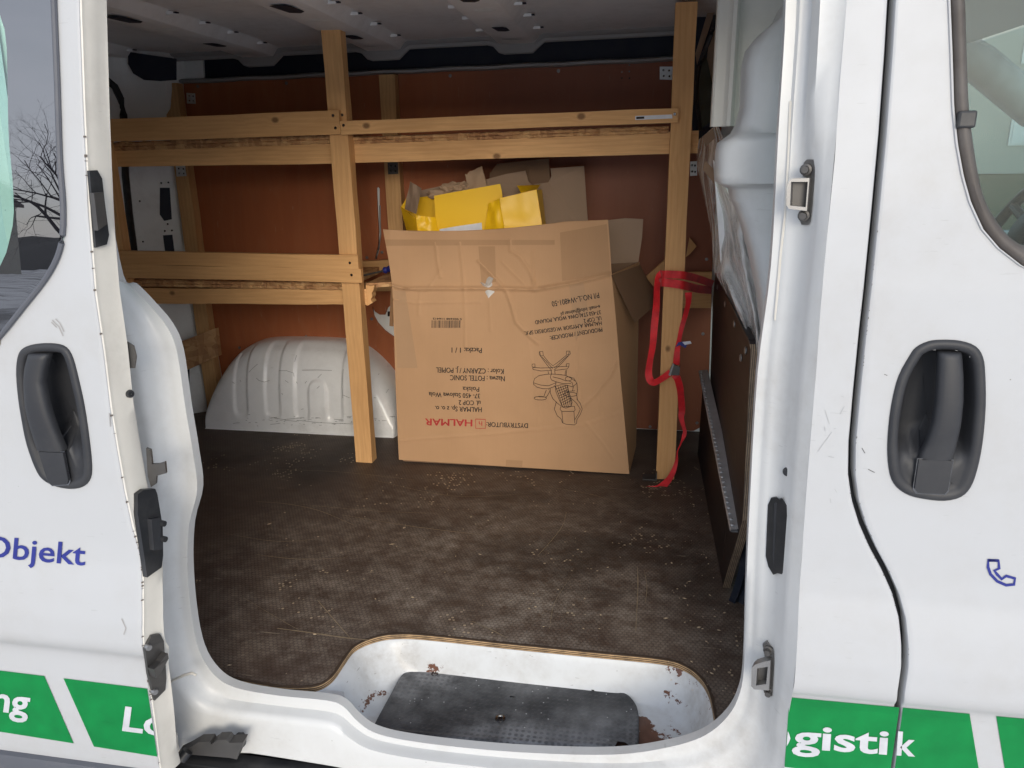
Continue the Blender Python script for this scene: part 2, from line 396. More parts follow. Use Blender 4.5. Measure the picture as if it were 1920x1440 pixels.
def m_glass(name, tint=(.8, .9, .88), refl=.10, grough=.0):
    t = NT(name); t.t.nodes.remove(t.p)
    tr = t.n('ShaderNodeBsdfTransparent'); tr.inputs[0].default_value = (*tint, 1); gl = t.n('ShaderNodeBsdfGlossy'); gl.inputs['Roughness'].default_value = grough
    lw = t.n('ShaderNodeLayerWeight'); lw.inputs['Blend'].default_value = .5
    fac = t.math('ADD', t.math('MULTIPLY', t.math('POWER', lw.outputs['Facing'], 5.0), .3), refl); mx_ = t.n('ShaderNodeMixShader'); t.l(fac, mx_.inputs[0]); t.l(tr.outputs[0], mx_.inputs[1]); t.l(gl.outputs[0], mx_.inputs[2]); t.l(mx_.outputs[0], t.out.inputs[0])
    return t.m
def m_film():
    t = NT('clear_plastic_film'); t.t.nodes.remove(t.p)
    tr = t.n('ShaderNodeBsdfTransparent'); tr.inputs[0].default_value = (.9, .9, .88, 1)
    p = t.n('ShaderNodeBsdfPrincipled'); p.inputs['Base Color'].default_value = (.74, .72, .69, 1); p.inputs['Roughness'].default_value = .16
    n = t.noise(1, 3, .6, t.map((5, 14, 6), rot=(.4, .5, 0))); b = t.n('ShaderNodeBump'); b.inputs['Distance'].default_value = .03; b.inputs['Strength'].default_value = .7; t.l(n, b.inputs['Height']); t.l(b.outputs[0], p.inputs['Normal'])
    mx_ = t.n('ShaderNodeMixShader'); t.l(t.ramp(n, (.38, .18), (.60, .78)), mx_.inputs[0]); t.l(tr.outputs[0], mx_.inputs[1]); t.l(p.outputs[0], mx_.inputs[2]); t.l(mx_.outputs[0], t.out.inputs[0])
    return t.m
def m_tread():
    t = NT('worn_black_tread'); n = t.noise(8, 6, .7); n2 = t.noise(2.6, 4)
    v = t.voro(75, t.map((1, 1, 0)), rnd=.0); dots = t.ramp(v, (.22, 1.0), (.36, 0.0))
    c = t.mix(t.math('MULTIPLY', t.ramp(n, (.38, 0.0), (.72, 1.0)), t.ramp(n2, (.38, .15), (.62, 1.0))), (.022, .023, .026), (.34, .345, .35))
    c = t.mix(t.math('MULTIPLY', dots, t.ramp(n2, (.45, 0.0), (.6, .6))), c, (.03, .03, .033))
    sp = t.math('MULTIPLY', t.ramp(t.voro(120), (.12, 1.0), (.22, 0.0)), t.ramp(t.sep(t.voro(120, out='Color'))[1], (.93, 0.0), (.94, 1.0)))
    c = t.mix(sp, c, (.42, .42, .42))
    t.P(Base_Color=c, Roughness=.55).bump(t.math('ADD', dots, n), .5, .0015); return t.m
def m_web(name, col):
    t = NT(name); s3 = t.sep(t.tc.outputs['Object']); w = t.math('SINE', t.math('MULTIPLY', t.math('ADD', s3[2], t.math('MULTIPLY', s3[0], .6)), 2600)); n = t.noise(25, 4)
    c = t.mix(t.ramp(n, (.35, 0.0), (.75, 1.0)), col, tuple(x*.55 for x in col))
    t.P(Base_Color=c, Roughness=.55, Sheen_Weight=.2).bump(w, .3, .0006); return t.m
M_ = {}
M_['paint'] = m_paint('white_paint', dirt=.34)
M_['jamb'] = m_paint('white_jamb_paint', base=(.55, .555, .545), dirt=.6, rough=.28)
M_['cream'] = m_paint('cream_door_edge_paint', base=(.60, .575, .515), dirt=.5, rough=.4, coat=.1)
M_['well'] = m_paint('chipped_step_paint', base=(.64, .655, .665), dirt=.8, chips=.665, rough=.35, coat=.2)
M_['arch'] = m_paint('scuffed_arch_paint', base=(.86, .87, .875), dirt=.4, rough=.22, coat=.4)
M_['inner'] = m_paint('inner_body_paint', base=(.78, .80, .79), dirt=.5, rough=.4, coat=.1)
M_['roof'] = m_paint('roof_primer_paint', base=(.80, .80, .80), dirt=.5, rough=.5, coat=.0)
M_['rail'] = m_paint('dull_rail_paint', base=(.30, .30, .305), dirt=.5, rough=.5, coat=0)
M_['cavity'] = m_plain('navy_cavity_dark', (.012, .016, .032), .7)  # dark of the roof cavity, slots and openings, put into the colour
M_['green'] = m_plain('green_vinyl', (.0015, .185, .042), .5, 0.0, Specular_IOR_Level=.2)
M_['blue'] = m_plain('blue_vinyl', (.016, .024, .20), .4)
M_['wvinyl'] = m_plain('white_vinyl', (.52, .53, .55), .4)
M_['handle'] = m_plastic('dark_grey_handle_plastic', (.017, .018, .021), .55, 700, .12, .10)
M_['black'] = m_plastic('black_plastic', (.014, .015, .017), .45, 500, .12, .2)
M_['trim'] = m_plastic('grey_bumper_plastic', (.075, .080, .095), .6, 500, .2, .2)
M_['seal'] = m_plastic('weathered_rubber', (.060, .050, .043), .6, 120, .3, .3)
t = NT('black_window_border'); t.P(Base_Color=(.006, .006, .008), Roughness=.006, IOR=2.5); M_['frit'] = t.m
M_['steel'] = m_plain('worn_zinc_steel', (.27, .265, .26), .42, .7)
M_['dsteel'] = m_plain('dirty_dark_steel', (.10, .095, .09), .5, .6)
M_['alu'] = m_plain('dull_aluminium', (.44, .44, .44), .45, .3)
M_['zinc'] = m_plain('bright_zinc_plate', (.62, .64, .64), .4, .4)
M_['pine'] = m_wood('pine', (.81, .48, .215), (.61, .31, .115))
M_['pine_d'] = m_wood('shaded_old_pine', (.66, .40, .18), (.46, .24, .095))  # darker copy of pine, shade at the back put into the colour
M_['osb'] = m_osb('osb', 1.25); M_['osb_d'] = m_osb('osb_edge', 1.5)
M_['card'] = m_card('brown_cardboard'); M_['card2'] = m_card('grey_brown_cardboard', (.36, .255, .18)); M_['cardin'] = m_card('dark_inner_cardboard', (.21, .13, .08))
M_['tape'] = m_plain('brown_packing_tape', (.36, .20, .10), .3)
t = NT('yellow_card'); t.P(Base_Color=t.mix(t.noise(5, 4), (.86, .50, .008), (.94, .57, .012)), Roughness=.42); M_['yellow'] = t.m; M_['white'] = m_plain('white_print', (.72, .74, .80), .5)
M_['ink'] = m_plain('black_ink', (.022, .016, .013), .7); M_['redink'] = m_plain('red_ink', (.45, .03, .03), .7)
M_['paper'] = m_card('torn_brown_paper', (.47, .33, .22))
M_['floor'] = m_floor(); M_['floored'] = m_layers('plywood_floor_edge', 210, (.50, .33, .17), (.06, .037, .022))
M_['panel'] = m_panel(); M_['tread'] = m_tread(); M_['red'] = m_web('red_webbing', (.78, .014, .022))
M_['glass'] = m_glass('cab_window_glass', (.72, .81, .81), .012, .22); M_['teal'] = m_glass('tinted_side_glass', (.86, .985, .955), .05); M_['film'] = m_film()
M_['ply_edge'] = m_layers('board_edge_ply', 1.0/.004, (.34, .24, .15), (.10, .075, .055), 0)
t = NT('black_phenolic_board'); n = t.noise(1, 4, .7, t.map((3, 3, 60), rot=(.5, 0, 0))); c = t.mix(t.ramp(n, (.4, 0.0), (.75, 1.0)), (.013, .009, .009), (.030, .021, .019))
s_ = t.ramp(t.noise(1.6, 2, .5, t.map((30, 70, 9))), (.72, 0.0), (.735, 1.0)); c = t.mix(t.math('MULTIPLY', s_, .6), c, (.24, .20, .18)); t.P(Base_Color=c, Roughness=.5, Specular_IOR_Level=.25); M_['bboard'] = t.m
# ================================================================ THE VAN
GROUND = -0.56
van = thing('van', 'white panel van with its side door slid open on a wooden load shelf', 'van', (-0.3, 0.9, GROUND))
PZ = [(-.6, .03), (-.3, .012), (.0, -.004), (.06, -.006), (.205, -.006), (.222, -.009), (.236, -.021), (.255, -.026), (.30, -.024), (.36, -.014), (.41, -.003), (.45, 0.0), (.7, .002), (.9, .008), (1.1, .022), (1.3, .038), (1.5, .058)]
PZx = [p[0] for p in PZ]; PZy = [p[1] for p in PZ]
def skin(x, z): return float(np.interp(z, PZx, PZy))
def dskin(x, z): return skin(x, z)-.080          # the slid-open door stands 8 cm proud of the body
def curve(px, surf):
    q = sorted([(lambda p: (p[2], p[0]))(US(a, b, surf)) for a, b in px]); zs = [k[0] for k in q]; xs = [k[1] for k in q]
    def fn(z):
        if z > zs[-1]: return xs[-1]+(z-zs[-1])*(xs[-1]-xs[-3])/(zs[-1]-zs[-3])
        if z < zs[0]: return xs[0]
        return float(np.interp(z, zs, xs))
    return fn
def zrows(a, b, st=.009): return [a+(b-a)*i/int((b-a)/st) for i in range(int((b-a)/st)+1)]
def panel(xl, xr, zs, surf, n, lret=True, rret=True, hole=None, lip=0.0, roll=.004):
    rows = []
    for z in zs:
        a, b = xl(z), xr(z); r = []
        y = lambda x: surf(x, z)
        if lret: r += [(a, y(a)+.030, z), (a, y(a)+roll, z), (a+roll*.3, y(a)+roll*.3, z), (a+roll, y(a), z)]
        else: r += [(a, y(a), z)]
        e0, e1 = (a+roll if lret else a), (b-roll if rret else b)
        for i in range(1, n): x = e0+(e1-e0)*i/n; r.append((x, y(x), z))
        if rret: r += [(b-roll, y(b)-lip, z), (b-roll*.3, y(b)+roll*.3-lip, z), (b, y(b)+roll, z), (b, y(b)+.030, z)]
        else: r += [(b, y(b), z)]
        rows.append(r)
    mb = MB(); mb.grid(rows)
    if hole:
        keep = []
        for f in mb.f:
            cx = sum(mb.v[i][0] for i in f)/len(f); cz = sum(mb.v[i][2] for i in f)/len(f)
            if not inside(cx, cz, hole): keep.append(f)
        mb.f = keep
    return mb
def inside(x, z, poly):
    c = False; j = len(poly)-1
    for i in range(len(poly)):
        if (poly[i][1] > z) != (poly[j][1] > z) and x < (poly[j][0]-poly[i][0])*(z-poly[i][1])/(poly[j][1]-poly[i][1])+poly[i][0]: c = not c
        j = i
    return c
def shrink(poly, d):
    n = len(poly); out = []; A = sum(poly[i][0]*poly[(i+1) % n][1]-poly[(i+1) % n][0]*poly[i][1] for i in range(n)); sg = 1 if A > 0 else -1
    for i in range(n):
        t = np.array(poly[(i+1) % n])-np.array(poly[i-1]); t = t/np.linalg.norm(t); out.append((poly[i][0]-sg*t[1]*d, poly[i][1]+sg*t[0]*d))
    return out

# ---- the outlines read off the side of the van
gapL = curve([(1672, 0), (1666, 100), (1655, 250), (1641, 400), (1631, 500), (1618, 620), (1606, 740), (1598, 830), (1597, 890), (1604, 940), (1618, 985), (1638, 1030), (1660, 1070), (1680, 1115), (1692, 1160), (1697, 1210), (1697, 1250), (1690, 1300), (1683, 1340), (1675, 1400), (1670, 1440)], skin)
pilL = curve([(1588, 0), (1575, 150), (1565, 300), (1550, 450), (1540, 560), (1530, 700), (1520, 820), (1512, 920), (1503, 1050), (1495, 1200), (1488, 1290), (1478, 1340), (1470, 1440)], skin)
winL_px = [(1783, 0), (1787, 100), (1790, 200), (1797, 270), (1808, 330), (1822, 380), (1845, 430), (1875, 465), (1920, 500)]
winL = curve(winL_px, skin)
BELT = [(.880, 1.28), (.885, .95), (.893, .70), (.905, .60)]
def doorR(z):
    if z < .880: return 1.30
    z0 = US(1920, 500, skin)[2]
    if z < z0:
        zs = [b[0] for b in BELT]+[z0]; xs = [b[1] for b in BELT]+[winL(z0)]
        return float(np.interp(z, zs, xs))
    return winL(z)
fh_px = [(1706, 668), (1718, 652), (1740, 641), (1765, 638), (1800, 640), (1828, 650), (1841, 670), (1845, 700), (1846, 760), (1840, 830), (1830, 880), (1818, 912), (1800, 930), (1770, 937), (1735, 934), (1705, 927), (1682, 912), (1670, 890), (1665, 850), (1667, 800), (1674, 750), (1686, 705)]
rh_px = [(38, 662), (52, 650), (75, 645), (105, 645), (125, 652), (137, 672), (147, 710), (158, 760), (167, 820), (172, 870), (170, 895), (158, 910), (135, 915), (105, 910), (82, 897), (68, 875), (52, 830), (42, 780), (35, 730), (33, 690)]
def outline(px, surf): return [(p[0], p[2]) for p in smooth_path([US(a, b, surf) for a, b in px], 3, True)]
FH = outline(fh_px, skin); RH = outline(rh_px, dskin)

# ---- front door
zs = sorted(set([round(z, 4) for z in zrows(-.40, 1.42)]+[round(.878+.003*i, 4) for i in range(45)]))
mb = panel(lambda z: gapL(z)+.0045, doorR, zs, skin, 150, hole=shrink(FH, .0095), lip=.003)
fdoor = mb.build('front_door', M_['paint'], van, True)
mb = MB(); mb.grid([[(x, skin(x, z)+.062, z) for x in (gapL(z)+.006, doorR(z)-.004)] for z in zs]); fin = mb.build('door_inner_panel', M_['black'], fdoor)
# ---- pillar between the two doors
mb = panel(pilL, lambda z: gapL(z)-.0045, zrows(-.40, 1.42), skin, 18, lret=False)
mb.build('body_pillar', M_['paint'], van, True)
mb = MB(); mb.grid([[(gapL(z)-.012, skin(0, z)+.034, z), (gapL(z)+.012, skin(0, z)+.034, z)] for z in zrows(-.4, 1.42, .02)]); mb.build('door_gap_seal', M_['black'], van)

# ---- recessed pull handles (front door and slid-open rear door)
def door_handle(out_xz, surf, parent, grip, flap):
    zmin = min(p[1] for p in out_xz); zmax = max(p[1] for p in out_xz); H = zmax-zmin; n = len(out_xz)
    cx = sum(p[0] for p in out_xz)/n; cz = (zmin+zmax)/2
    dep = lambda z: sst(.26, .40, (z-zmin)/H)
    rings = []
    for ins, dy, bowl in ((-.001, .004, 0), (-.001, -.002, 0), (.001, -.0045, 0), (.004, -.006, 0), (.011, -.005, 0), (.0145, -.002, .004), (.018, -.0005, .020), (.023, 0, .034), (.030, 0, .041)):
        o = shrink(out_xz, ins); rings.append([(x, surf(x, z)+dy+bowl*dep(z), z) for x, z in o])
    base = shrink(out_xz, .030)
    for sc in (.66, .33, .02):
        r = []
        for x, z in base:
            xx = cx+(x-cx)*sc; zz = cz+(z-cz)*sc; r.append((xx, surf(xx, zz)+.043*dep(zz), zz))
        rings.append(r)
    mb = MB(); mb.grid(rings, closed_u=True); mb.build('door_handle_bowl', M_['handle'], parent, True, angle=60)
    gl_ = [US(l, py, surf) for py, l, r in grip]; gr_ = [US(r, py, surf) for py, l, r in grip]; rows = []; zz_ = [-(p[2]) for p in gl_]
    z0_, z1_ = gl_[0][2]-.004, gl_[-1][2]
    for i in range(27):
        k = i/26; z = lerp(z0_, z1_, k); xl_ = float(np.interp(-z, zz_, [p[0] for p in gl_])); xr_ = float(np.interp(-z, zz_, [p[0] for p in gr_])); c = (xl_+xr_)/2; w = xr_-xl_; a = math.sin(math.pi*(.12+.80*k))
        yo = surf(c, z)-.003-.012*a**.7; y1 = yo+.016
        rows.append([(c-w/2, y1, z), (c-w/2, yo+.005, z), (c-w/2+.004, yo+.001, z), (c-w/4, yo-.001, z), (c, yo-.0015, z), (c+w/4, yo-.001, z), (c+w/2-.004, yo+.001, z), (c+w/2, yo+.005, z), (c+w/2, y1, z), (c, y1, z)])
    rows.insert(0, [(p[0], p[1]+.004, p[2]+.003) for p in rows[0]]); rows.insert(0, [(p[0], p[1]+.030, p[2]) for p in rows[0]]); rows.append([(p[0], p[1]+.02, p[2]-.001) for p in rows[-1]])
    mb = MB(); mb.grid(rows, closed_u=True); mb.f.append(tuple(range(10))); k = len(mb.v); mb.f.append(tuple(range(k-10, k)))
    mb.build('door_handle_grip', M_['handle'], parent, True, angle=60)
    q = [US(a, b, surf, -.0055) for a, b in flap]
    mb = MB(); mb.prism(q, (0, -.003, 0)); mb.build('lock_flap', M_['handle'], parent)
    qs = [(p[0]+(.0022 if p[0] > sum(k_[0] for k_ in q)/len(q) else -.0022), p[1]+.0005, p[2]+(.002 if p[2] > zmin+.16*H else -.0025)) for p in q]
    mb = MB(); mb.prism(qs, (0, -.0012, 0)); mb.build('lock_flap_groove', M_['frit'], parent)
door_handle(FH, skin, fdoor, [(658, 1759, 1802), (700, 1756, 1803), (747, 1752, 1802), (790, 1746, 1798), (825, 1736, 1792), (858, 1722, 1786)], [(1722, 861), (1785, 863), (1776, 918), (1770, 925), (1720, 923), (1714, 915)])

# ---- front door window: seal, pane, clip, mark of the telephone, green band and lettering
outer = smooth_path([US(a, b, skin) for a, b in winL_px], 4)
inner = smooth_path([US(a, b, skin) for a, b in [(1813, 0), (1816, 100), (1820, 200), (1828, 270), (1838, 330), (1850, 375), (1870, 412), (1893, 442), (1920, 462)]], 4)
ext = lambda pth, q: [(2*pth[0][0]-pth[3][0]+(-.004), skin(0, 1.42), 1.42)]+list(pth)+q
outer = ext(outer, [(.60, skin(0, .905), .905), (.72, skin(0, .892), .892), (.95, skin(0, .885), .885), (1.28, skin(0, .880), .880)])
inner = ext(inner, [(.61, skin(0, .935), .935), (.72, skin(0, .922), .922), (.95, skin(0, .915), .915), (1.28, skin(0, .910), .910)])
rows = []
for k, dy in ((-.06, .012), (.0, .001), (.18, -.004), (.4, -.006), (.62, -.005), (.85, .000), (1.0, .006), (1.06, .014)):
    rows.append([(lerp(a[0], b[0], k), lerp(a[1], b[1], k)+dy, lerp(a[2], b[2], k)) for a, b in zip(outer, inner)])
mb = MB(); mb.grid(rows); mb.build('window_seal', M_['seal'], fdoor, True)
mb = MB(); gl = [(p[0]-.004, skin(0, p[2])+.010, p[2]) for p in inner]+[(1.28, skin(0, 1.42)+.010, 1.42)]
mb.prism(gl, (0, .0035, 0)); mb.build('window_pane', M_['glass'], fdoor)
a = US(1800, 208, skin); b = US(1822, 240, skin); mb = MB(); mb.box((a[0]-.004, a[1]-.011, b[2]), (b[0]+.002, a[1]+.01, a[2]), .003); mb.build('seal_clip', M_['black'], fdoor)
mb = MB(); mb.tube([(1.25, .05, .86), (1.20, .055, 1.2), (1.14, .07, 1.45)], .035); mb.build('front_window_post', M_['paint'], fdoor)
ph = [(1440+x/3, 960+y/3) for x, y in [(1240, 272), (1297, 274), (1301, 318), (1274, 330), (1290, 352), (1315, 378), (1340, 360), (1390, 374), (1385, 408), (1340, 412), (1290, 390), (1252, 350), (1238, 310)]]
ribbon_on([ph+[ph[0], ph[1]]], 5.5, skin).build('telephone_mark', M_['blue'], fdoor)
GT, GB = (1478, 1307.5), (1476, 1437)
def gline(x): return 1307.5+(x-1478)*(1338.5-1307.5)/(1818-1478)
def bline(x): return gline(x)+float(np.interp(x, [1470, 1820, 1920], [131, 142, 146]))
patch([(1480, gline(1480)), (1686.5, gline(1686.5)), (1667, bline(1667)), (1471, bline(1471))], 24, 10, skin).build('green_band', M_['green'], van)
patch([(1693, gline(1693)), (1818, gline(1818)), (1842, bline(1842)), (1675, bline(1675))], 16, 10, skin).build('green_band', M_['green'], fdoor)
patch([(1868, gline(1868)), (2100, gline(2100)), (2120, bline(2120)), (1892, bline(1892))], 16, 10, skin).build('green_band', M_['green'], fdoor)
mb = MB(); text_on(mb, 'gisti', (1485, 1401.5), (1664, 1414), 45, skin, -.0022, .022); mb.build('lettering', M_['wvinyl'], van)
mb = MB(); text_on(mb, 'o', (1438, 1396.5), (1481, 1399.5), 45, skin, -.0022, .022); mb.v = [(max(x, pilL(z)+.0008), y, z) for x, y, z in mb.v]; mb.build('lettering', M_['wvinyl'], van)
mb = MB(); text_on(mb, 'k', (1681, 1415), (1716, 1417.5), 44, skin, -.0022, .022); mb.build('lettering', M_['wvinyl'], fdoor)

# ---- slid-open side door
sdR = curve([(148, 0), (155, 200), (165, 400), (178, 560), (193, 660), (205, 760), (218, 840), (232, 920), (247, 990), (262, 1040), (266, 1100), (266, 1160), (268, 1220), (276, 1270), (283, 1320), (290, 1370), (298, 1440)], dskin)
wy = [(106, 0), (112, 150), (117, 300), (123, 380), (122, 440), (112, 482), (88, 525), (50, 573), (0, 636)]
wpts = [US(a, b, dskin) for a, b in wy]
WZ0 = wpts[-1][2]
glR = lambda z: float(np.interp(z, [p[2] for p in reversed(wpts)], [p[0] for p in reversed(wpts)]))
Zb = US(0, 1408, dskin)[2]
mb = panel(lambda z: max(-2.1, -9) if z < WZ0-.01 else (glR(z)-.0), sdR, sorted(set(zrows(Zb-.005, 1.42)+[WZ0-.0101, WZ0-.0099])), dskin, 170, lret=False, hole=None)
keep = [f for f in mb.f if not inside(sum(mb.v[i][0] for i in f)/4, sum(mb.v[i][2] for i in f)/4, shrink(RH, .0095))]; mb.f = keep
# below the glass the skin tucks under its black border
sdoor = mb.build('sliding_door', M_['paint'], van, True)
mb = MB()      # the part of the skin left of the glass bottom curve
lowc = [(p[0], p[2]) for p in wpts]
# glass: black border and clear pane
gp = smooth_path([(p[0]-.006, dskin(0, p[2])-.003, p[2]) for p in wpts], 4)
gtop = (gp[0][0]+.01, dskin(0, 1.40)-.003, 1.40)
rows = []
for k in range(2): pass
inn_px = [(-18, -40), (0, 30), (12, 80), (16, 250), (23, 330), (26, 400), (20, 440), (6, 488), (-30, 545)]
inn = smooth_path([US(a, b, dskin, -.003) for a, b in inn_px], 4)
full = [gtop]+gp+[(-1.45, dskin(0, WZ0)-.003, WZ0-.012), (-2.05, dskin(0, WZ0)-.003, WZ0-.012)]
infull = inn+[(-1.42, dskin(0, inn[-1][2])-.003, inn[-1][2]-.02), (-2.0, dskin(0, inn[-1][2])-.003, inn[-1][2]-.02)]
def resample(p, n):
    P_ = np.array(p); d = np.r_[0, np.cumsum(np.linalg.norm(np.diff(P_, axis=0), axis=1))]; s_ = np.linspace(0, d[-1], n)
    return [tuple(float(np.interp(q, d, P_[:, k])) for k in range(3)) for q in s_]
fo = resample(full, 60); fi = resample(infull, 60)
mb = MB(); mb.grid([[vl(a, b, k/6) for a, b in zip(fo, fi)] for k in range(7)])
mb.v = [(x, dskin(x, z)-.003, z) for x, y, z in mb.v]; solid(mb, (0, .004, 0)).build('window_border', M_['frit'], sdoor, True)
mb = MB(); mb.prism([(p[0], dskin(0, p[2])-.003, p[2]) for p in fi]+[(-2.0, dskin(0, 1.40)-.003, 1.40)], (0, .004, 0)); mb.build('window_pane', M_['teal'], sdoor)
# rubber lip round the glass
rb = smooth_path([(p[0]-.002, dskin(0, p[2])-.003, p[2]) for p in wpts], 3); mb = MB(); mb.tube([(rb[0][0]+.01, rb[0][1], 1.40)]+rb+[(-1.45, dskin(0, WZ0)-.003, WZ0-.010)], .0045); mb.build('window_seal', M_['trim'], sdoor, True)
# inner shell and the cream leading edge
DT = .050
rows = []
for z in zrows(Zb-.02, 1.42, .02):
    x = sdR(z); y = dskin(x, z); w = .010*math.sin(z*9)+.006*sst(.9, .7, z)
    rows.append([(x-.001, y+.0025, z), (x+.0015, y+.004, z), (x+.002, y+.010, z), (x+.0035, y+.014, z), (x+.006, y+.030, z), (x+.009+w*.3, y+.045, z), (x+.008, y+DT, z), (x-.05, y+DT+.004, z), (x-.9 if z < WZ0 else min(glR(z)-.02, x-.06), y+DT-.010, z)])
mb = MB(); mb.grid(rows); mb.build('door_edge', M_['cream'], sdoor, True, label='cream dirty leading edge of the door')
door_handle(RH, dskin, sdoor, [(660, 56, 94), (690, 51, 88), (713, 51, 86), (763, 55, 97), (797, 62, 107), (842, 71, 121)], [(74, 846), (120, 848), (130, 900), (127, 907), (100, 909), (92, 902)])
def x_pt(px, py, off=.0):
    x = -.86
    for _ in range(14):
        p = U(px, py, x=x); q = p[1]-dskin(p[0], p[2]); x = sdR(p[2])+.002+.009*min(1.2, max(0, (q-.008)/.042))+off
    return (p[0], p[1], p[2])
def e_pt(px, py, dy): return US(px, py, lambda x, z: dskin(x, z)+dy)
def edge_plate(name, pts, dy, th, mat, parent=sdoor):
    mb = MB(); q = [x_pt(a, b, -.001 if 'block_face' not in name and 'hook' not in name and 'cover_plate' not in name else .006) for a, b in pts]; mb.prism(q, (th, -.002, 0)); return mb.build(name, mat, parent)
# black roller cover high on the edge
edge_plate('roller_cover', [(163, 320), (178, 319), (187, 335), (192, 380), (200, 440), (196, 458), (175, 464), (170, 400)], lambda a: .004+.05*(a-163)/37, .006, M_['black'])
edge_plate('roller_cover_plate', [(168, 362), (186, 360), (193, 420), (176, 432)], lambda a: .004+.05*(a-163)/37-.004, .009, M_['dsteel'])
# round plug
p = x_pt(242, 738, 0); mb = MB(); mb.lathe(p, (1, -.35, 0), [(.001, .006), (.006, .006), (.007, .003), (.007, -.004)]); mb.build('rubber_plug', M_['black'], sdoor, True)
# black guide block with two pegs
q = [(250, 925), (262, 917), (283, 915), (287, 925), (297, 985), (298, 1040), (295, 1062), (268, 1081), (262, 1040), (250, 960)]
edge_plate('guide_block', q, lambda a: .012+.048*(a-250)/48, .010, M_['black'])
edge_plate('guide_block_face', [(272, 972), (289, 968), (293, 1028), (277, 1030)], lambda a: .006+.048*(a-250)/48, .014, M_['handle'])
for (a, b) in ((292, 978), (294, 1007)):
    p = Vector(x_pt(a, b, .006)); mb = MB(); mb.tube([p, p+Vector((.020, -.004, -.001))], .0055, 10); mb.build('guide_peg', M_['black'], sdoor, True)
# steel latch plate lower down, with hook and two bolts
edge_plate('latch_plate', [(268, 1215), (280, 1190), (296, 1187), (303, 1200), (305, 1225), (308, 1270), (306, 1292), (286, 1312), (281, 1290), (274, 1262)], lambda a: .012+.05*(a-268)/40, .006, M_['dsteel'])
edge_plate('latch_hook', [(277, 1252), (290, 1238), (303, 1222), (305, 1232), (292, 1256), (294, 1270), (282, 1268)], lambda a: .006+.05*(a-268)/40, .014, M_['dsteel'])
for a, b in ((277, 1213), (289, 1296)):
    p = x_pt(a, b, .005); mb = MB(); mb.lathe(p, (1, -.5, 0), [(.0001, .006), (.005, .006), (.006, .002), (.006, -.004)]); mb.build('latch_bolt', M_['steel'], sdoor, True)
# stop bracket of bent steel behind the edge
mb = MB(); a = Vector(e_pt(279, 850, .055)); c = Vector(e_pt(300, 868, .06)); e2 = Vector(e_pt(312, 866, .06)); 
mb.prism([e_pt(277, 838, .058), e_pt(285, 842, .058), e_pt(288, 868, .058), e_pt(300, 868, .058), e_pt(312, 864, .058), e_pt(314, 885, .058), e_pt(296, 890, .058), e_pt(295, 905, .058), e_pt(286, 911, .058), e_pt(280, 890, .058)], (.004, -.010, .002)); mb.build('stop_bracket', M_['dsteel'], sdoor)
mb = MB(); mb.prism([e_pt(240, 640, .058), e_pt(252, 648, .058), e_pt(257, 668, .058), e_pt(254, 690, .058), e_pt(243, 690, .058)], (.004, -.008, .002)); mb.build('stop_bracket', M_['dsteel'], sdoor)
# green bands, lettering and grey bumper strip
def dgl(x): return 1257.5+(x-0)*(1292-1257.5)/281
def dbl(x): return 1372+(x-0)*(1419-1372)/297
patch([(-260, dgl(-260)), (83, dgl(83)), (138, dbl(138)), (-230, dbl(-230))], 20, 10, dskin).build('green_band', M_['green'], sdoor)
patch([(119, dgl(119)), (276, dgl(276)), (295, dbl(295)), (176, dbl(176))], 16, 10, dskin).build('green_band', M_['green'], sdoor)
mb = MB(); text_on(mb, 'ng', (-16, 1331), (53, 1340), 47, dskin, -.0022, .022); mb.build('lettering', M_['wvinyl'], sdoor); mb = MB(); text_on(mb, 'Lo', (229, 1369), (312, 1380), 45, dskin, -.0022, .022)
sR = {}; nv = []
mb.v = [(min(x, sdR(z)-.0005), y, z) for x, y, z in mb.v]; mb.build('lettering', M_['wvinyl'], sdoor)
mb = MB(); text_on(mb, 'Objekt', (-34, 1043), (159, 1060), 40, dskin, -.0012, .012); mb.build('lettering', M_['blue'], sdoor)
zz = Zb; rows = []
for dz, dy in ((.004, .0), (.002, -.010), (-.01, -.014), (-.12, -.014), (-.14, 0), (-.145, .03)): rows.append([(x, dskin(x, zz)+dy, zz+dz) for x in np.linspace(-2.1, sdR(zz)-.004, 20)])
mb = MB(); mb.grid(rows); mb.build('bumper_strip', M_['trim'], sdoor, True)

# paint flecks knocked off the door edges and dark scratches
random.seed(31); mb = MB()
for _ in range(42):
    z = random.choice((random.uniform(Zb, 1.15), random.gauss(.45, .12), random.gauss(.16, .05))); x = sdR(z); y = dskin(x, z); k = random.uniform(.0004, .0020); w_ = random.uniform(.0003, .0011)
    mb.add([(x-w_, y-.0006, z-k), (x+.0022, y+.0025, z-k*.6), (x+.0022, y+.0025, z+k*.7), (x-w_*.6, y-.0006, z+k)], [(0, 1, 2, 3)])
o = mb.build('paint_chips', m_plain('brown_chip', (.12, .10, .085), .7), sdoor); o['kind'] = 'stuff'
mb = MB()
for _ in range(46):
    z = random.uniform(.30, 1.0); s_ = random.choice((-1, 1)); x = gapL(z)+s_*.0048; y = skin(x, z); k = random.uniform(.0006, .0022); w_ = random.uniform(.0005, .0013)*s_
    mb.add([(x, y-.0007, z-k), (x+w_, y-.0006, z-k*.3), (x+w_, y-.0006, z+k*.6), (x, y-.0007, z+k)], [(0, 1, 2, 3)])
o = mb.build('paint_chips', M_['dsteel'], fdoor); o['kind'] = 'stuff'
def zp(x, y): return (1440+x/3, 480+y/3)
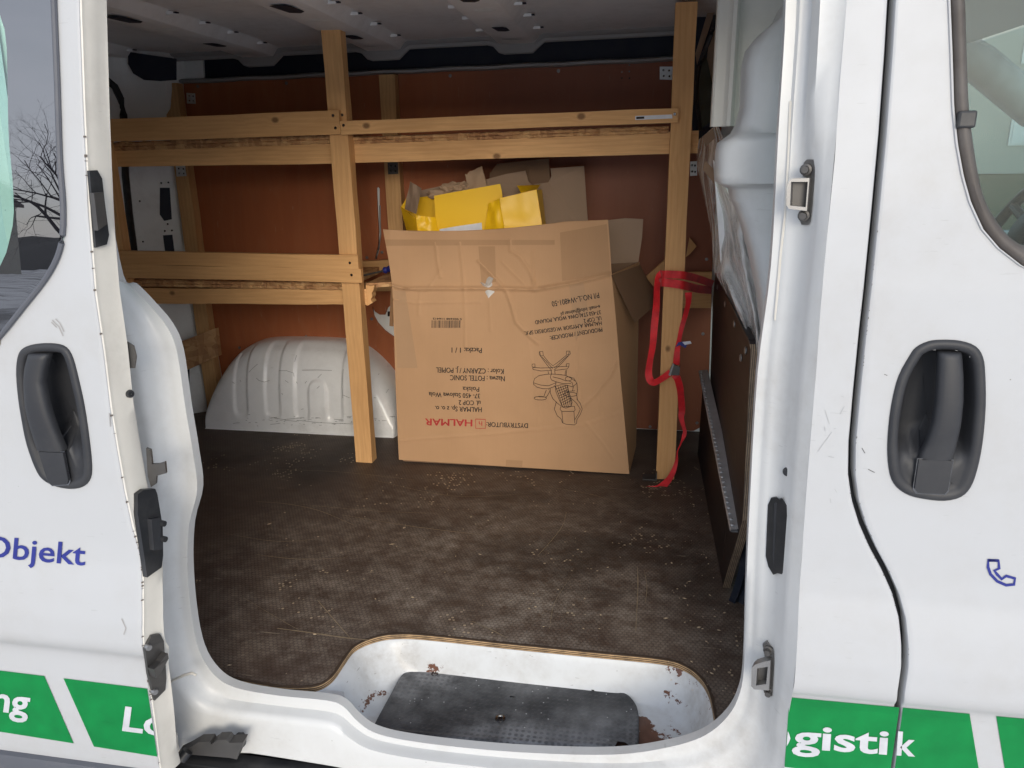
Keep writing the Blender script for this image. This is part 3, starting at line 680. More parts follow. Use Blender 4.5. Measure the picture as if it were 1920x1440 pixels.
sc_ = [[zp(320, 865), zp(345, 945)], [zp(405, 890), zp(430, 845)], [zp(410, 788), zp(428, 794)], [zp(318, 960), zp(322, 985)], [zp(370, 972), zp(384, 970)], [zp(340, 1128), zp(372, 1134)], [zp(375, 1310), zp(386, 1330)], [zp(350, 1365), zp(354, 1390)], [zp(280, 1100), zp(360, 990)], [zp(480, 490), zp(492, 492)]]
mb = ribbon_on(sc_, .8, skin, -.0007); o = mb.build('pillar_scratches', m_plain('grey_scratch', (.33, .335, .34), .6), van); o['kind'] = 'stuff'
sc_ = [[(98, 600), (104, 607), (110, 612), (118, 630)], [(104, 598), (112, 606), (120, 622)], [(96, 604), (106, 614)], [(228, 1160), (236, 1178), (232, 1190)], [(205, 775), (207, 800)], [(1530, 832), (1537, 840)], [(1616, 840), (1622, 850)], [(1628, 880), (1640, 886)], [(1658, 702), (1664, 704)]]
mb = ribbon_on([q_ for q_ in sc_ if q_[0][0] < 400], 2.2, dskin, -.0007); o = mb.build('door_smudge', m_plain('grey_smudge', (.30, .29, .28), .6), sdoor); o['kind'] = 'stuff'
mb = ribbon_on([q_ for q_ in sc_ if q_[0][0] > 1600], 1.2, skin, -.0007); o = mb.build('door_scratches', M_['dsteel'], fdoor); o['kind'] = 'stuff'
# ---- doorway: pressed frame from the flange out to the skin
fl_px = [(215, 520), (240, 535), (275, 570), (310, 612), (330, 660), (345, 760), (360, 850), (368, 920), (353, 985), (350, 1060), (357, 1150), (372, 1222), (400, 1267), (440, 1291), (520, 1306), (610, 1315), (642, 1326), (668, 1353), (700, 1375), (760, 1390), (870, 1404), (1000, 1414), (1150, 1417), (1250, 1404), (1320, 1382), (1365, 1345), (1388, 1300), (1396, 1240), (1400, 1100), (1406, 950), (1421, 700), (1446, 500), (1460, 250), (1474, 0)]
YF = .10
F = [(p[0], p[2]) for p in [U(a, b, y=YF) for a, b in fl_px]]
O = [(-1.09, .97), (-1.075, .93), (-1.055, .88), (-1.04, .82), (-1.03, .74), (-1.03, .65), (-1.03, .55), (-1.03, .47), (-1.03, .38), (-1.04, .29), (-1.04, .19), (-1.04, .05), (-1.04, -.04), (-1.0, -.115), (-.80, -.115), (-.66, -.12), (-.62, -.122), (-.58, -.125), (-.54, -.128), (-.46, -.132), (-.34, -.136), (-.20, -.138), (-.03, -.14), (.08, -.138), (.16, -.12)]
tr = [U(a, b, y=0.0) for a, b in [(1440, 1432), (1462, 1400), (1478, 1330)]]
O += [(.215, -.09), (pilL(.02), .02), (pilL(.13), .13)]
for k in range(28, 34): O.append((pilL(F[k][1]), F[k][1]))
F = [(-.95, 1.38), (-.968, 1.22), (-.966, 1.05)]+F+[(.160, 1.385), (.05, 1.40), (-.6, 1.40), (-.92, 1.395)]
O = [(-1.07, 1.45), (-1.09, 1.25), (-1.09, 1.08)]+O+[(pilL(1.40), 1.44), (.05, 1.46), (-.6, 1.46), (-1.05, 1.46)]
kinds = ['L']*3+['L']*13+['B']*11+['R']*10+['T']*4
TL = [(0, .125), (0, .103), (.10, .102), (.20, .098), (.245, .080), (.28, .062), (.36, .056), (.5, .052), (.66, .044), (.86, .02), (1, .0)]
TB = [(0, .125), (0, .103), (.12, .102), (.20, .100), (.235, .083), (.27, .074), (.38, .072), (.52, .070), (.70, .068), (.88, .064), (1, .060)]
TR = [(0, .125), (0, .103), (.12, .100), (.22, .097), (.27, .088), (.36, .086), (.50, .074), (.66, .060), (.74, .030), (.84, .018), (1, .0)]
prof = {'L': TL, 'B': TB, 'R': TR, 'T': TR}
Ws = []
for i in range(len(F)):
    a = np.array(prof[kinds[max(0, i-1)]]); b = np.array(prof[kinds[i]]); c = np.array(prof[kinds[min(len(F)-1, i+1)]]); Ws.append((a+b+c)/3)
Fs = smooth_path(F, 4); Os = smooth_path(O, 4); n = len(Fs)
rows = []
for i in range(n):
    k = min(i/4, len(F)-1); k0 = int(k); k1 = min(k0+1, len(F)-1); w = Ws[k0]*(1-(k-k0))+Ws[k1]*(k-k0)
    r = []
    sk = skin(0, Os[i][1])
    for ki, (t_, y) in enumerate(w):
        if ki in (7, 8) and Fs[i][0] > .14:
            zz0 = lerp(Fs[i][1], Os[i][1], .6); t_ = t_+float(np.interp(zz0, [.60, .74, .88, 1.0, 1.09, 1.14, 1.28], [0, 0, .02, .07, -.03, -.17, -.20]))
        x = lerp(Fs[i][0], Os[i][0], t_); z = lerp(Fs[i][1], Os[i][1], t_); r.append((x, y+sk*t_ if Fs[i][0] > .1 else y+max(0, sk)*t_, z))
    rows.append(r)
frame = MB(); frame.grid(rows)
nF = 16*4
dframe = frame.build('door_frame', M_['jamb'], van, True, angle=60)
# swages pressed into the right-hand side of the frame
def jamb_pt(px, py, off):
    y0 = .05; best = None
    z_t = U(px, py, y=.05)[2]
    j = min(range(n), key=lambda i: abs(rows[i][5][2]-z_t)+(0 if rows[i][5][0] > .1 else 9)+(9 if i > n-20 else 0))
    r = rows[j]; bestd = 9
    for k in range(1, 10):
        for s_ in (0, .25, .5, .75):
            q = vl(r[k], r[k+1], s_); u = U(px, py, y=q[1]); d = abs(u[0]-q[0])
            if d < bestd: bestd = d; best = u
    return (best[0], best[1]+off, best[2])
def jplate(name, pts, off, th, mat, parent=dframe, avg=True):
    q = [jamb_pt(a, b, off) for a, b in pts]
    if avg:
        A_ = np.array([[p[0], p[2], 1] for p in q]); s_ = np.linalg.lstsq(A_, np.array([p[1] for p in q]), rcond=None)[0]
        yf = lambda x, z: float(s_[0]*x+s_[1]*z+s_[2])
        q = [US(a, b, yf) for a, b in pts]
    mb = MB(); mb.prism(q, (-.2*th, -th, 0)); return mb.build(name, mat, parent), q
# upper striker: plate, loop and two bolts
def striker(pl, loop, inn_, bolts):
    o, q = jplate('striker_plate', pl, .0, .004, M_['steel'])
    ctr = np.mean(np.array(q), axis=0); yf = lambda x, z: float(ctr[1]-.006)
    lp = [US(a, b, yf) for a, b in loop]; hp = [US(a, b, yf) for a, b in inn_]
    mb = MB(); mb.prism(lp, (-.006, -.016, 0), holes=[hp]); mb.build('striker_loop', M_['steel'], dframe)
    mb = MB(); mb.prism(hp, (-.002, -.002, 0)); mb.build('striker_pocket', M_['dsteel'], dframe)
    for a, b in bolts:
        p = US(a, b, yf); mb = MB(); mb.lathe((p[0], p[1]-.006, p[2]), (-.35, -1, 0), [(.0001, .008), (.005, .008), (.0055, 0), (.0085, -.001), (.0085, -.006)], 14); mb.build('striker_bolt', M_['dsteel'], dframe, True)
striker([(1507, 305), (1513, 299), (1529, 299), (1528, 330), (1520, 415), (1516, 421), (1503, 421), (1499, 412), (1499, 395), (1515, 393), (1521, 335), (1505, 330)],
        [(1490, 334), (1522, 333), (1517, 394), (1484, 390), (1479, 383), (1480, 348), (1484, 338)], [(1488, 340), (1519, 340), (1515, 387), (1486, 384)], [(1509, 318), (1505, 404)])
striker([(1430, 1206), (1438, 1200), (1450, 1218), (1452, 1240), (1448, 1300), (1442, 1306), (1430, 1290), (1436, 1240)],
        [(1420, 1236), (1432, 1232), (1449, 1228), (1446, 1284), (1418, 1282), (1413, 1276), (1414, 1242)], [(1424, 1243), (1444, 1240), (1441, 1272), (1422, 1275)], [(1439, 1217), (1440, 1294)])
jplate('rubber_buffer', [(1440, 945), (1446, 932), (1456, 931), (1460, 935), (1466, 933), (1475, 947), (1476, 965), (1469, 1070), (1466, 1074), (1458, 1072), (1450, 1075), (1441, 1060), (1436, 1040), (1438, 990)], .002, .005, M_['black'])
jplate('rubber_buffer_ridge', [(1452, 940), (1458, 938), (1465, 950), (1460, 1065), (1452, 1066), (1449, 1040)], -.003, .005, M_['handle'])
p = jamb_pt(1475.5, 885, -.0005); mb = MB(); mb.lathe(p, (-.6, -1, 0), [(.0001, .003), (.006, .0025), (.0075, 0), (.0075, -.004)], 16); mb.build('rubber_plug', M_['black'], dframe, True)
# weld seam running down the flange
mb = MB(); mb.tube([jamb_pt(a, b, -.001) for a, b in [(1482, 190), (1478, 300), (1472, 400), (1463, 480), (1453, 600)]], .0022, 6); mb.build('weld_seam', M_['cream'], dframe, True)
# ---- sill: lower track and roller arm
mb = MB(); mb.box((-.99, .028, -.168), (.26, .075, -.130), .004); mb.box((-.99, -.004, -.21), (.26, .024, -.146), .005); mb.build('lower_track', M_['black'], van)
mb = MB(); mb.box((-1.2, .0, -.36), (.245, .07, -.214)); mb.build('sill_panel', M_['paint'], van)
ra = MB(); q = [U(a, b, y=.015) for a, b in [(333, 1413), (352, 1404), (372, 1392), (394, 1391), (396, 1396), (407, 1388), (425, 1387), (430, 1393), (456, 1392), (444, 1424), (430, 1421), (370, 1416)]]
ra.prism(q, (0, .020, .003)); arm = ra.build('roller_arm', M_['dsteel'], van)
pa, pb = U(340, 1424, y=.0), U(352, 1408, y=.01); mb = MB(); mb.tube([pa, pb], .011, 14); mb.build('roller', M_['black'], arm, True)
q = [U(a, b, y=.060) for a, b in [(443, 1376), (447, 1373), (457, 1373), (461, 1378), (461, 1395), (456, 1400), (446, 1397)]]; mb = MB(); mb.prism(q, (0, -.006, 0)); mb.build('track_end_clip', M_['black'], van)
p = U(451, 1385, y=.052); mb = MB(); mb.lathe(p, (0, -1, .2), [(.0001, .003), (.005, .003), (.006, 0), (.006, -.004)], 12); mb.build('track_bolt', M_['dsteel'], van, True)
q = [U(a, b, y=.045) for a, b in [(312, 1352), (322, 1342), (332, 1376), (334, 1424), (312, 1424)]]; mb = MB(); mb.prism(q, (0, -.012, 0)); mb.build('jamb_bracket', M_['dsteel'], van)
mb = MB(); mb.tube([U(a, b, y=.03) for a, b in [(308, 1345), (318, 1362), (328, 1377)]], .004); mb.tube([U(a, b, y=.03) for a, b in [(328, 1377), (330, 1400), (333, 1412)]], .0055); mb.build('drain_hose', M_['cream'], van, True)
# seam sealer bead across the corner of the frame
mb = MB(); mb.tube([U(a, b, y=.045) for a, b in [(309, 1287), (325, 1275), (345, 1266), (360, 1262), (368, 1266)]], .003, 6); mb.build('seam_bead', M_['cream'], van, True)
# ---- body side behind the slid door, rear end, far side
mb = MB(); mb.grid([[(x, skin(x, z)+.012, z) for x in np.linspace(-2.55, -1.03, 12)] for z in zrows(-.4, .96, .06)]); mb.build('rear_side_panel', M_['paint'], van, True)
mb = MB(); mb.grid([[(x, skin(x, z)+.012, z) for x in (-2.55, -1.9, -1.45, -1.06)] for z in zrows(.90, 1.45, .06)]); mb.build('rear_side_panel', M_['paint'], van, True)
# ================================================================ LOAD SPACE
XB = .24                                        # where the bulkhead board stands
# ---- floor sheet with the cut-out round the step
cut_px = [(520, 1287), (560, 1289), (592, 1286), (612, 1277), (628, 1262), (645, 1237), (665, 1212), (700, 1196), (740, 1189), (800, 1191), (960, 1208), (1100, 1222), (1240, 1236), (1285, 1249), (1312, 1269), (1328, 1293), (1336, 1320), (1341, 1346), (1352, 1360)]
cut = [U(a, b, z=0) for a, b in cut_px]
cs = smooth_path(cut, 5)
FT = .014
left = [(-2.45, 1.86, 0), (-2.45, .135, 0), (-1.4, .130, 0), (-.94, .152, 0)]
right = [(.30, .135, 0), (.33, .4, 0), (.33, 1.86, 0)]
fl = left+[tuple(p) for p in cs]+right
mb = MB(); mb.prism([(x, y, -.0005) for x, y, z in fl], (0, 0, -.001)); 
# one sheet; top face finely split so that its edge can be ragged
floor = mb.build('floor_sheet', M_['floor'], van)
edge = [(-1.4, .130, 0), (-.94, .152, 0)]+[tuple(p) for p in cs]
mb = MB(); rows = []
E2 = []
for a, b in zip(edge, edge[1:]):
    d = math.dist(a, b); m = max(1, int(d/.006))
    for k in range(m): E2.append(vl(a, b, k/m))
E2.append(edge[-1])
for i, p in enumerate(E2):
    q = np.array(E2[min(i+1, len(E2)-1)])-np.array(E2[max(i-1, 0)]); q = q/np.linalg.norm(q); nx, ny = q[1], -q[0]    # towards the doorway
    sc = .0022*abs(math.sin(i*.83))+random.uniform(0, .0018) if i > 30 else random.uniform(0, .001)
    rows.append([(p[0]-nx*(.003+sc), p[1]-ny*(.003+sc), .0008), (p[0]+nx*.0006, p[1]+ny*.0006, .0006), (p[0]+nx*.0012, p[1]+ny*.0012, -.003), (p[0]+nx*.0006, p[1]+ny*.0006, -FT), (p[0]-nx*.004, p[1]-ny*.004, -FT-.001)])
mb.grid(rows); mb.build('floor_edge', M_['floored'], floor)
# ---- step well
well = [np.array(p) for p in cs]
tc_ = np.array([-.27, .235])
WZ = -.106
bot_px = None
def wring(t_):
    out = []
    for p in well:
        x, y = p[0], p[1]
        k = t_
        # bottom outline: pulled in from each side
        bx = x+(.075 if x < -.5 else 0)*sst(-.45, -.62, x)*1.0-(.050 if x > .02 else 0)*sst(.0, .12, x); by = y-.028*sst(.22, .33, y)
        zz = -FT+(WZ+FT)*(k*k*(3-2*k))
        kk = k**1.2
        out.append((lerp(x, bx, kk), lerp(y, by, kk)-.0, zz))
    return out
rows = [[(p[0]*1.0, p[1]+.004, -.012) for p in well]]+[wring(k/8) for k in range(9)]
for q in (.75, .4, .05):
    rows.append([(lerp(tc_[0], p[0], q), lerp(.20, p[1], q), WZ) for p in rows[9]])
mb = MB(); mb.grid(rows); a_ = np.array(mb.v); og = np.array([(a_[:, 0].min()+a_[:, 0].max())/2, (a_[:, 1].min()+a_[:, 1].max())/2, a_[:, 2].min()])
wp_ = [(tuple(np.array(U(a, b, z=-.10))-og), r) for a, b, r in ((662, 1352, .075), (690, 1310, .045), (725, 1262, .035), (1215, 1390, .075), (1205, 1350, .03), (1215, 1300, .035), (880, 1392, .05))]
M_['wellr'] = m_paint('rusty_step_paint', base=(.60, .62, .63), dirt=1.3, scr=.85, spk=.74, chips=.685, rough=.35, coat=.2, pts=wp_)
mb.build('step_well', M_['wellr'], van, True, angle=80)
mb = MB()   # sheet between well and sill, and the white floor pressing under the ply in front
rows = []
for i in range(41):
    x = -.70+.86*i/40
    zf = float(np.interp(x, [-.70, -.635, -.56, -.50, -.34, -.03, .08, .13, .16], [.0, -.002, -.05, -.078, -.10, -.104, -.096, -.05, -.01]))-.016
    rows.append([(x, .098, zf-.004), (x, .118, zf), (x, .16, max(zf-.0, WZ) if False else lerp(zf, WZ, .7)), (x, .20, WZ-.001)])
mb.grid(rows); mb.build('step_well_front', M_['well'], van, True)
mb = MB(); mb.box((-1.6, .105, -.05), (-.62, .16, -.0155)); mb.build('floor_flange', M_['well'], van)
q = [U(a, b, z=-.008) for a, b in [(398, 1263), (440, 1272), (490, 1290), (508, 1302), (470, 1302), (420, 1288)]]
mb = MB(); mb.prism(q, (0, 0, -.006)); mb.build('loose_rubber_strip', M_['trim'], van)
# ---- black step tread
tp = [(694, 1374), (712, 1340), (735, 1298), (752, 1268), (768, 1257), (795, 1255), (900, 1264), (1050, 1280), (1140, 1290), (1172, 1300), (1190, 1318), (1196, 1338), (1196, 1375), (1193, 1400)]
TZ = -.088
tpts = [U(a, b, z=TZ) for a, b in tp]
tpts = smooth_path(tpts, 3)
fr = []
yl, yr = tpts[0][1], tpts[-1][1]
cx, cy = np.mean([p[0] for p in tpts]), np.mean([p[1] for p in tpts])
front = [(lerp(tpts[-1][0], tpts[0][0], k/14), lerp(yr, yl, k/14)-.006*math.sin(math.pi*k/14), TZ) for k in range(15)]
loop = tpts+front[1:-1]; n0 = len(tpts)
rows = []
for ins, z in ((-.004, -.020), (-.003, -.006), (-.001, -.0004), (.003, .0010), (.009, .0008), (.014, -.0005)):
    rows.append([(p[0]+(cx-p[0])/.25*ins*.6, p[1]+(cy-p[1])/.12*ins, TZ+z*(2.0 if (i >= n0-1 or i == 0) and z < 0 else 1)) for i, p in enumerate(loop)])
for k in (.9, .6, .3, .02): rows.append([(lerp(cx, p[0], k), lerp(cy, p[1], k), TZ-.001) for p in loop])
mb = MB(); mb.grid(rows, closed_u=True); tread = mb.build('step_tread', M_['tread'], van, True, angle=60)
for a, b, r in ((938, 1347, .011), (815, 1263, .008), (1112, 1291, .007)):
    p = U(a, b, z=TZ); mb = MB(); mb.lathe((p[0], p[1], p[2]+.0005), (0, 0, 1), [(.0001, .0006), (r*.45, .0006), (r*.5, .0015), (r*.6, .0012), (r, .0008), (r*1.05, -.001)], 18); mb.build('tread_fixing', M_['frit'], tread, True)
q = [U(a, b, z=TZ+.001) for a, b in [(1152, 1402), (1158, 1390), (1172, 1392), (1180, 1398), (1176, 1408), (1156, 1412)]]; mb = MB(); mb.prism(q, (0, 0, -.001)); mb.build('tread_notch', M_['frit'], tread)
# ---- far wall: brown film-faced sheet with cut-outs, white body behind it
YP = 1.835
def W_(a, b, y=YP): return U(a, b, y=y)
pan = [(-1.845, YP, .015), (-1.86, YP, .6), (-1.85, YP, 1.375), (.055, YP, 1.395), (.236, YP, 1.395), (.240, YP, .75)]
br = [W_(1337, 450), W_(1333, 600), W_(1327, 770), W_(1320, 798), W_(1300, 808), W_(1250, 806)]
pan = [(-1.845, YP, .02), (-1.86, YP, .6), (-1.85, YP, 1.375), (.235, YP, 1.395)]+br
hole1 = [W_(a, b) for a, b in [(698, 574), (703, 584), (712, 590), (722, 590), (727, 577), (734, 571), (770, 571), (770, 645), (740, 633), (722, 620), (708, 605), (701, 592)]]
hole2 = [W_(a, b) for a, b in [(706, 353), (709, 350), (712, 354), (712, 400), (715, 440), (711, 470), (706, 486), (703, 484), (709, 460), (710, 435), (708, 400)]]
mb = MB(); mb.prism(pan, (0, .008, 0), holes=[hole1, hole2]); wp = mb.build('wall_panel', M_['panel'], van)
mb = MB(); mb.tube([W_(a, b, YP-.001) for a, b in [(712.5, 385), (713, 420), (714, 440), (710, 466), (705, 486)]], .0028, 6); mb.build('slot_cable', M_['steel'], wp, True)
mb = MB(); mb.box((-2.45, YP+.016, -.05), (.60, YP+.026, 1.375)); mb.build('far_body_side', M_['inner'], van)
q = [W_(a, b, YP+.014) for a, b in [(727, 584), (733, 584), (733, 593), (727, 593)]]; mb = MB(); mb.prism(q, (0, -.001, 0)); mb.build('body_hole', M_['frit'], wp)
for a, b in [(537, 156), (371, 162), (1047, 133), (844, 142), (449, 652), (574, 631), (368, 714), (697, 598), (688, 483), (1325, 486), (1318, 626), (1307, 793), (1219, 800), (716, 473)]:
    p = W_(a, b); mb = MB(); mb.lathe(p, (0, -1, 0), [(.0001, .0012), (.0025, .0012), (.0028, .002), (.006, .0016), (.0065, -.001)], 12); mb.build('screw', M_['steel'], wp, True)
for a, b in [(1166, 135), (1180, 134), (1166, 146.5), (1180, 146.5), (1180, 122)]:
    p = W_(a, b); mb = MB(); mb.lathe(p, (0, -1, 0), [(.0001, .0008), (.0028, .0008), (.003, -.001)], 10); mb.build('screw_hole', M_['frit'], wp)
# rail above the panel, dark cavity and upper rail
rows = []
for x in np.linspace(-1.86, .62, 40):
    z = 1.375+(x+1.85)*.0096+.0015*math.sin(x*23)
    rows.append([(x, YP-.004, z-.004), (x, YP-.018, z), (x, YP-.020, z+.008), (x, YP-.006, z+.014), (x, YP+.06, z+.020)])
mb = MB(); mb.grid(rows); mb.build('lower_roof_rail', M_['rail'], van, True)
mb = MB(); mb.box((-2.45, YP+.055, 1.37), (.62, YP+.065, 1.56)); mb.build('roof_cavity_lining', M_['cavity'], van)
rows = []
for x in np.linspace(-1.86, .62, 120):
    z = 1.455+(x+1.85)*.010
    dip = max((1-sst(.055, .10, abs(x-c)))*.034 for c in (-1.50, -1.0, -.50))
    rows.append([(x, YP+.056, z+.03), (x, YP-.028, z-.004-dip), (x, YP-.034, z+.000-dip), (x, YP-.036, z+.010-dip*.7), (x, YP-.048, z+.014-dip*.4), (x, YP-.055, z+.024), (x, YP-.075, z+.028)])
mb = MB(); mb.grid(rows); mb.build('upper_roof_rail', M_['rail'], van, True)
# ---- roof sheet, cross ribs, pads and slots
def roofz(x, y): return 1.500+(x+1.0)*.010-.030*((y-.95)/.9)**2+.012
rows = [[(x, y, roofz(x, y)+.0015*math.sin(x*70)*math.sin(y*9)) for x in np.linspace(-2.5, 1.3, 150)] for y in np.linspace(.03, 1.80, 40)]
mb = MB(); mb.grid(rows); solid(mb, (0, 0, .012)); mb.build('roof_sheet', M_['roof'], van, True)
for c in (-2.02, -1.50, -1.0, -.50):
    rows = []
    for y in np.linspace(.05, 1.795, 50):
        b = roofz(c, y); h = .028+.004*math.sin(y*6)
        rows.append([(c-.100, y, b+.002), (c-.088, y, b-.003), (c-.066, y, b-h), (c-.060, y, b-h-.002), (c-.02, y, b-h-.003), (c+.02, y, b-h-.003), (c+.060, y, b-h-.002), (c+.066, y, b-h), (c+.088, y, b-.003), (c+.100, y, b+.002)])
    mb = MB(); mb.grid(rows); mb.build('roof_rib', M_['roof'], van, True)
    for y, dx in ((1.70, -.005), (1.20, .01)):
        z = roofz(c, y)-.032; mb = MB(); mb.grid([[(c+dx+.032*r*math.cos(a), y+.026*r*math.sin(a), z-.004*(1-r*r)-.002) for a in np.linspace(0, 2*math.pi, 24, endpoint=False)] for r in (1.05, .95, .7, .4, .02)], closed_u=True); mb.build('adhesive_pad', M_['inner'], van, True)
    for y, w, l in ((1.50, .022, .045), (1.02, .026, .06)):
        z = roofz(c, y)-.0335; mb = MB(); mb.prism([(c-w, y-l, z), (c+w*.6, y-l, z), (c+w, y-l*.6, z), (c+w, y+l*.7, z), (c+w*.3, y+l, z), (c-w*.8, y+l*.8, z)], (0, 0, -.0012)); mb.build('rib_slot', M_['cavity'], van)
    for k, y in enumerate((1.64, 1.44, 1.27, 1.10)):
        for sx in (-1, 1):
            z = roofz(c, y)-.006; mb = MB(); mb.box((c+sx*.098-.016, y-.004, z-.006), (c+sx*.098+.010, y+.004, z+.003), .001); mb.build('rib_tab', M_['roof'], van)
            mb = MB(); mb.box((c+sx*.098+.010, y-.007, z-.003), (c+sx*.098+.020, y+.007, z+.0005)); mb.build('tab_slot', M_['cavity'], van)
mb = MB(); mb.box((-2.5, .0, 1.40), (1.3, .06, 1.56)); mb.build('roof_edge', M_['paint'], van)
mb = MB(); mb.box((-2.55, .0, 1.53), (1.3, 1.92, 1.56)); mb.build('outer_roof', M_['paint'], van)
# ---- rear corner of the load space: curved pillar, dark seal and openings
def rp(a, b, y): return U(a, b, y=y)
plan = [(-2.44, 1.50), (-2.30, 1.56), (-2.235, 1.60), (-2.17, 1.64), (-2.08, 1.70), (-2.02, 1.755), (-1.97, 1.80), (-1.91, 1.838), (-1.80, 1.848)]
rows = []
for z in zrows(-.05, 1.50, .05):
    b = .10*sst(1.05, 1.5, z); rows.append([(x+b*.4, y-b*(1 if x < -1.9 else .0), z) for x, y in smooth_path(plan, 3)])
mb = MB(); mb.grid(rows); solid(mb, (0, .012, 0)); mb.build('rear_pillar', M_['inner'], van, True)
def ppt(px, py):
    y = 1.7
    for _ in range(10):
        p = U(px, py, y=y); q = smooth_path(plan, 3); b = .10*sst(1.05, 1.5, p[2]); y = float(np.interp(p[0]-b*.4, [k[0] for k in q], [k[1] for k in q]))-b*(1 if p[0] < -1.9 else 0)
    return (p[0], y-.002, p[2])
for pts in ([(301, 352), (319, 352), (323, 411), (309, 414), (301, 402)], [(307, 441), (324, 440), (329, 480), (312, 480)], [(346, 690), (356, 690), (356, 752), (346, 756)]):
    mb = MB(); mb.prism([ppt(a, b) for a, b in pts], (0, -.0015, 0)); mb.build('pillar_opening', M_['cavity'], van)
for a, b in ((263, 377), (269, 453), (303, 343), (316, 342), (315, 420), (310, 433), (323, 432)):
    p = ppt(a, b); mb = MB(); mb.lathe(p, (.3, -1, 0), [(.0001, .0012), (.0035, .0012), (.0038, -.002)], 10); mb.build('pillar_hole', M_['frit'], van)
mb = MB(); mb.tube([ppt(a, b) for a, b in [(200, 150), (214, 162), (226, 185), (232, 215), (234, 260), (236, 330), (243, 400), (252, 470), (262, 560)]], .014, 8); mb.build('rear_door_seal', M_['black'], van, True)
q = [U(a, b, y=1.66) for a, b in [(240, 97), (330, 110), (330, 150), (300, 152), (270, 150), (250, 138), (240, 120)]]; mb = MB(); mb.prism(q, (0, .004, 0)); mb.build('corner_opening', M_['cavity'], van)
mb = MB(); mb.box((-2.56, .02, -.5), (-2.45, 1.90, 1.54)); mb.build('rear_doors', M_['inner'], van)
mb = MB(); mb.box((-2.55, 1.90, -.5), (.62, 1.915, 1.54)); mb.build('far_outer_side', M_['paint'], van)
# ---- wheel arch
hx = [(-1.835, .0), (-1.829, .075), (-1.803, .155), (-1.757, .235), (-1.692, .305), (-1.62, .341), (-1.53, .353), (-1.40, .356), (-1.25, .352), (-1.16, .325), (-1.09, .27), (-1.035, .20), (-1.00, .12), (-.985, .06), (-.98, .0)]
hs = smooth_path([(a, b, 0) for a, b in hx], 6); xs_ = [p[0] for p in hs]; hh = [p[1] for p in hs]
def archs(x, a):       # a 0 = foot, 1 = back of the top
    h = float(np.interp(x, xs_, hh)); D = .215*(min(1, h/.10))**.45
    an = a*math.pi/2; c = max(0, math.cos(an))**.50; s_ = max(0, math.sin(an))**.70
    y = YP-D*c*(1-.10*a); z = h*s_; return x, y, z
gr = [(-1.682, -1.620, .06), (-1.542, -1.475, .055), (-1.412, -1.350, .05), (-1.275, -1.205, .05)]
def groove(x, z, a):
    d = 0
    for x0, x1, z0 in gr:
        xc = (x0+x1)/2; hw = (x1-x0)/2; e = max(abs(x-xc), math.hypot(x-xc, max(0, z0+hw-z)))-hw
        d = max(d, 1-sst(-.011, .007, e))
    bx = max(0, 1-sst(-.004, .010, max(-1.405-x, x+1.21)))
    xx_ = min(1, abs(x+1.3125)/.0375); d = max(d, bx*sst(-.008, .008, z-(.185+.0375*math.sqrt(max(0, 1-xx_*xx_)) if xx_ < 1 else .185)))
    return d*(1-sst(.80, .97, a))
rows = []
for i in range(61):
    a = i/60; r = []
    for x in np.linspace(-1.835, -.98, 240):
        x, y, z = archs(float(x), a); g = groove(x, z, a)*.009
        nrm = np.array([0, -math.cos(a*1.57), math.sin(a*1.57)]); r.append((x, y-g*nrm[1]*1.0, z-g*nrm[2]))
    rows.append(r)
rows.insert(0, [(p[0], p[1]-.012, p[2]-.001) for p in rows[0]])
mb = MB(); mb.grid(rows); arch_o = mb.build('wheel_arch', M_['arch'], van, True, angle=70)
def arch_y(x, z):
    h = max(.01, float(np.interp(x, xs_, hh))); s_ = min(1, max(0, z/h)); a = math.asin(s_**(1/.70))/(math.pi/2); return archs(x, a)[1]
def za(x, y): return (320+x/4.236, 560+y/4.236)
random.seed(17); st_ = []
for _ in range(90):
    x = random.uniform(310, 1760); y = random.choice((random.gauss(965, 30), random.gauss(965, 22), random.uniform(540, 1000))); l = abs(random.gauss(0, 26))+4; k = random.uniform(-.12, .12) if y > 900 else random.uniform(-1.5, 1.5)
    if 440 < y < 1040: st_.append([za(x, y), za(x+l*.5, y+l*k*.5+random.uniform(-3, 3)), za(x+l, y+l*k)])
st_ += [[za(*p) for p in q_] for q_ in ([(1000, 450), (985, 500)], [(860, 572), (920, 572), (975, 590), (980, 620)], [(1045, 568), (1160, 566), (1280, 570)], [(680, 630), (700, 650), (745, 662), (785, 650)], [(1370, 560), (1360, 700), (1368, 790)], [(780, 940), (900, 960), (1060, 945)], [(1000, 965), (1180, 985), (1450, 995)], [(905, 965), (1000, 975)])]
o = ribbon_on(st_, .6, arch_y, -.002).build('scuff_marks', m_plain('grey_scuff', (.17, .17, .17), .6), arch_o); o['kind'] = 'stuff'
# ---- bulkhead: black board, aluminium track, film, pressed white pillar
def Bq(p, dx=0): return (p[0]+dx, p[1], p[2])
far_t = U(1341, 512, y=1.50); near_t = U(1404, 636, y=.46); near_t2 = U(1408, 655, y=.445); near_b = U(1393, 975, y=.445); tip = U(1355, 1101, z=.002); far_b = (.238, 1.62, .002)
pts = [far_b, (far_t[0]+.012, 1.58, .30), (far_t[0]+.002, 1.555, far_t[2]-.10), far_t, near_t, near_t2, near_b, tip]
mb = MB(); mb.prism(pts, (.018, 0, 0)); bb = mb.build('bulkhead_board', M_['bboard'], van)
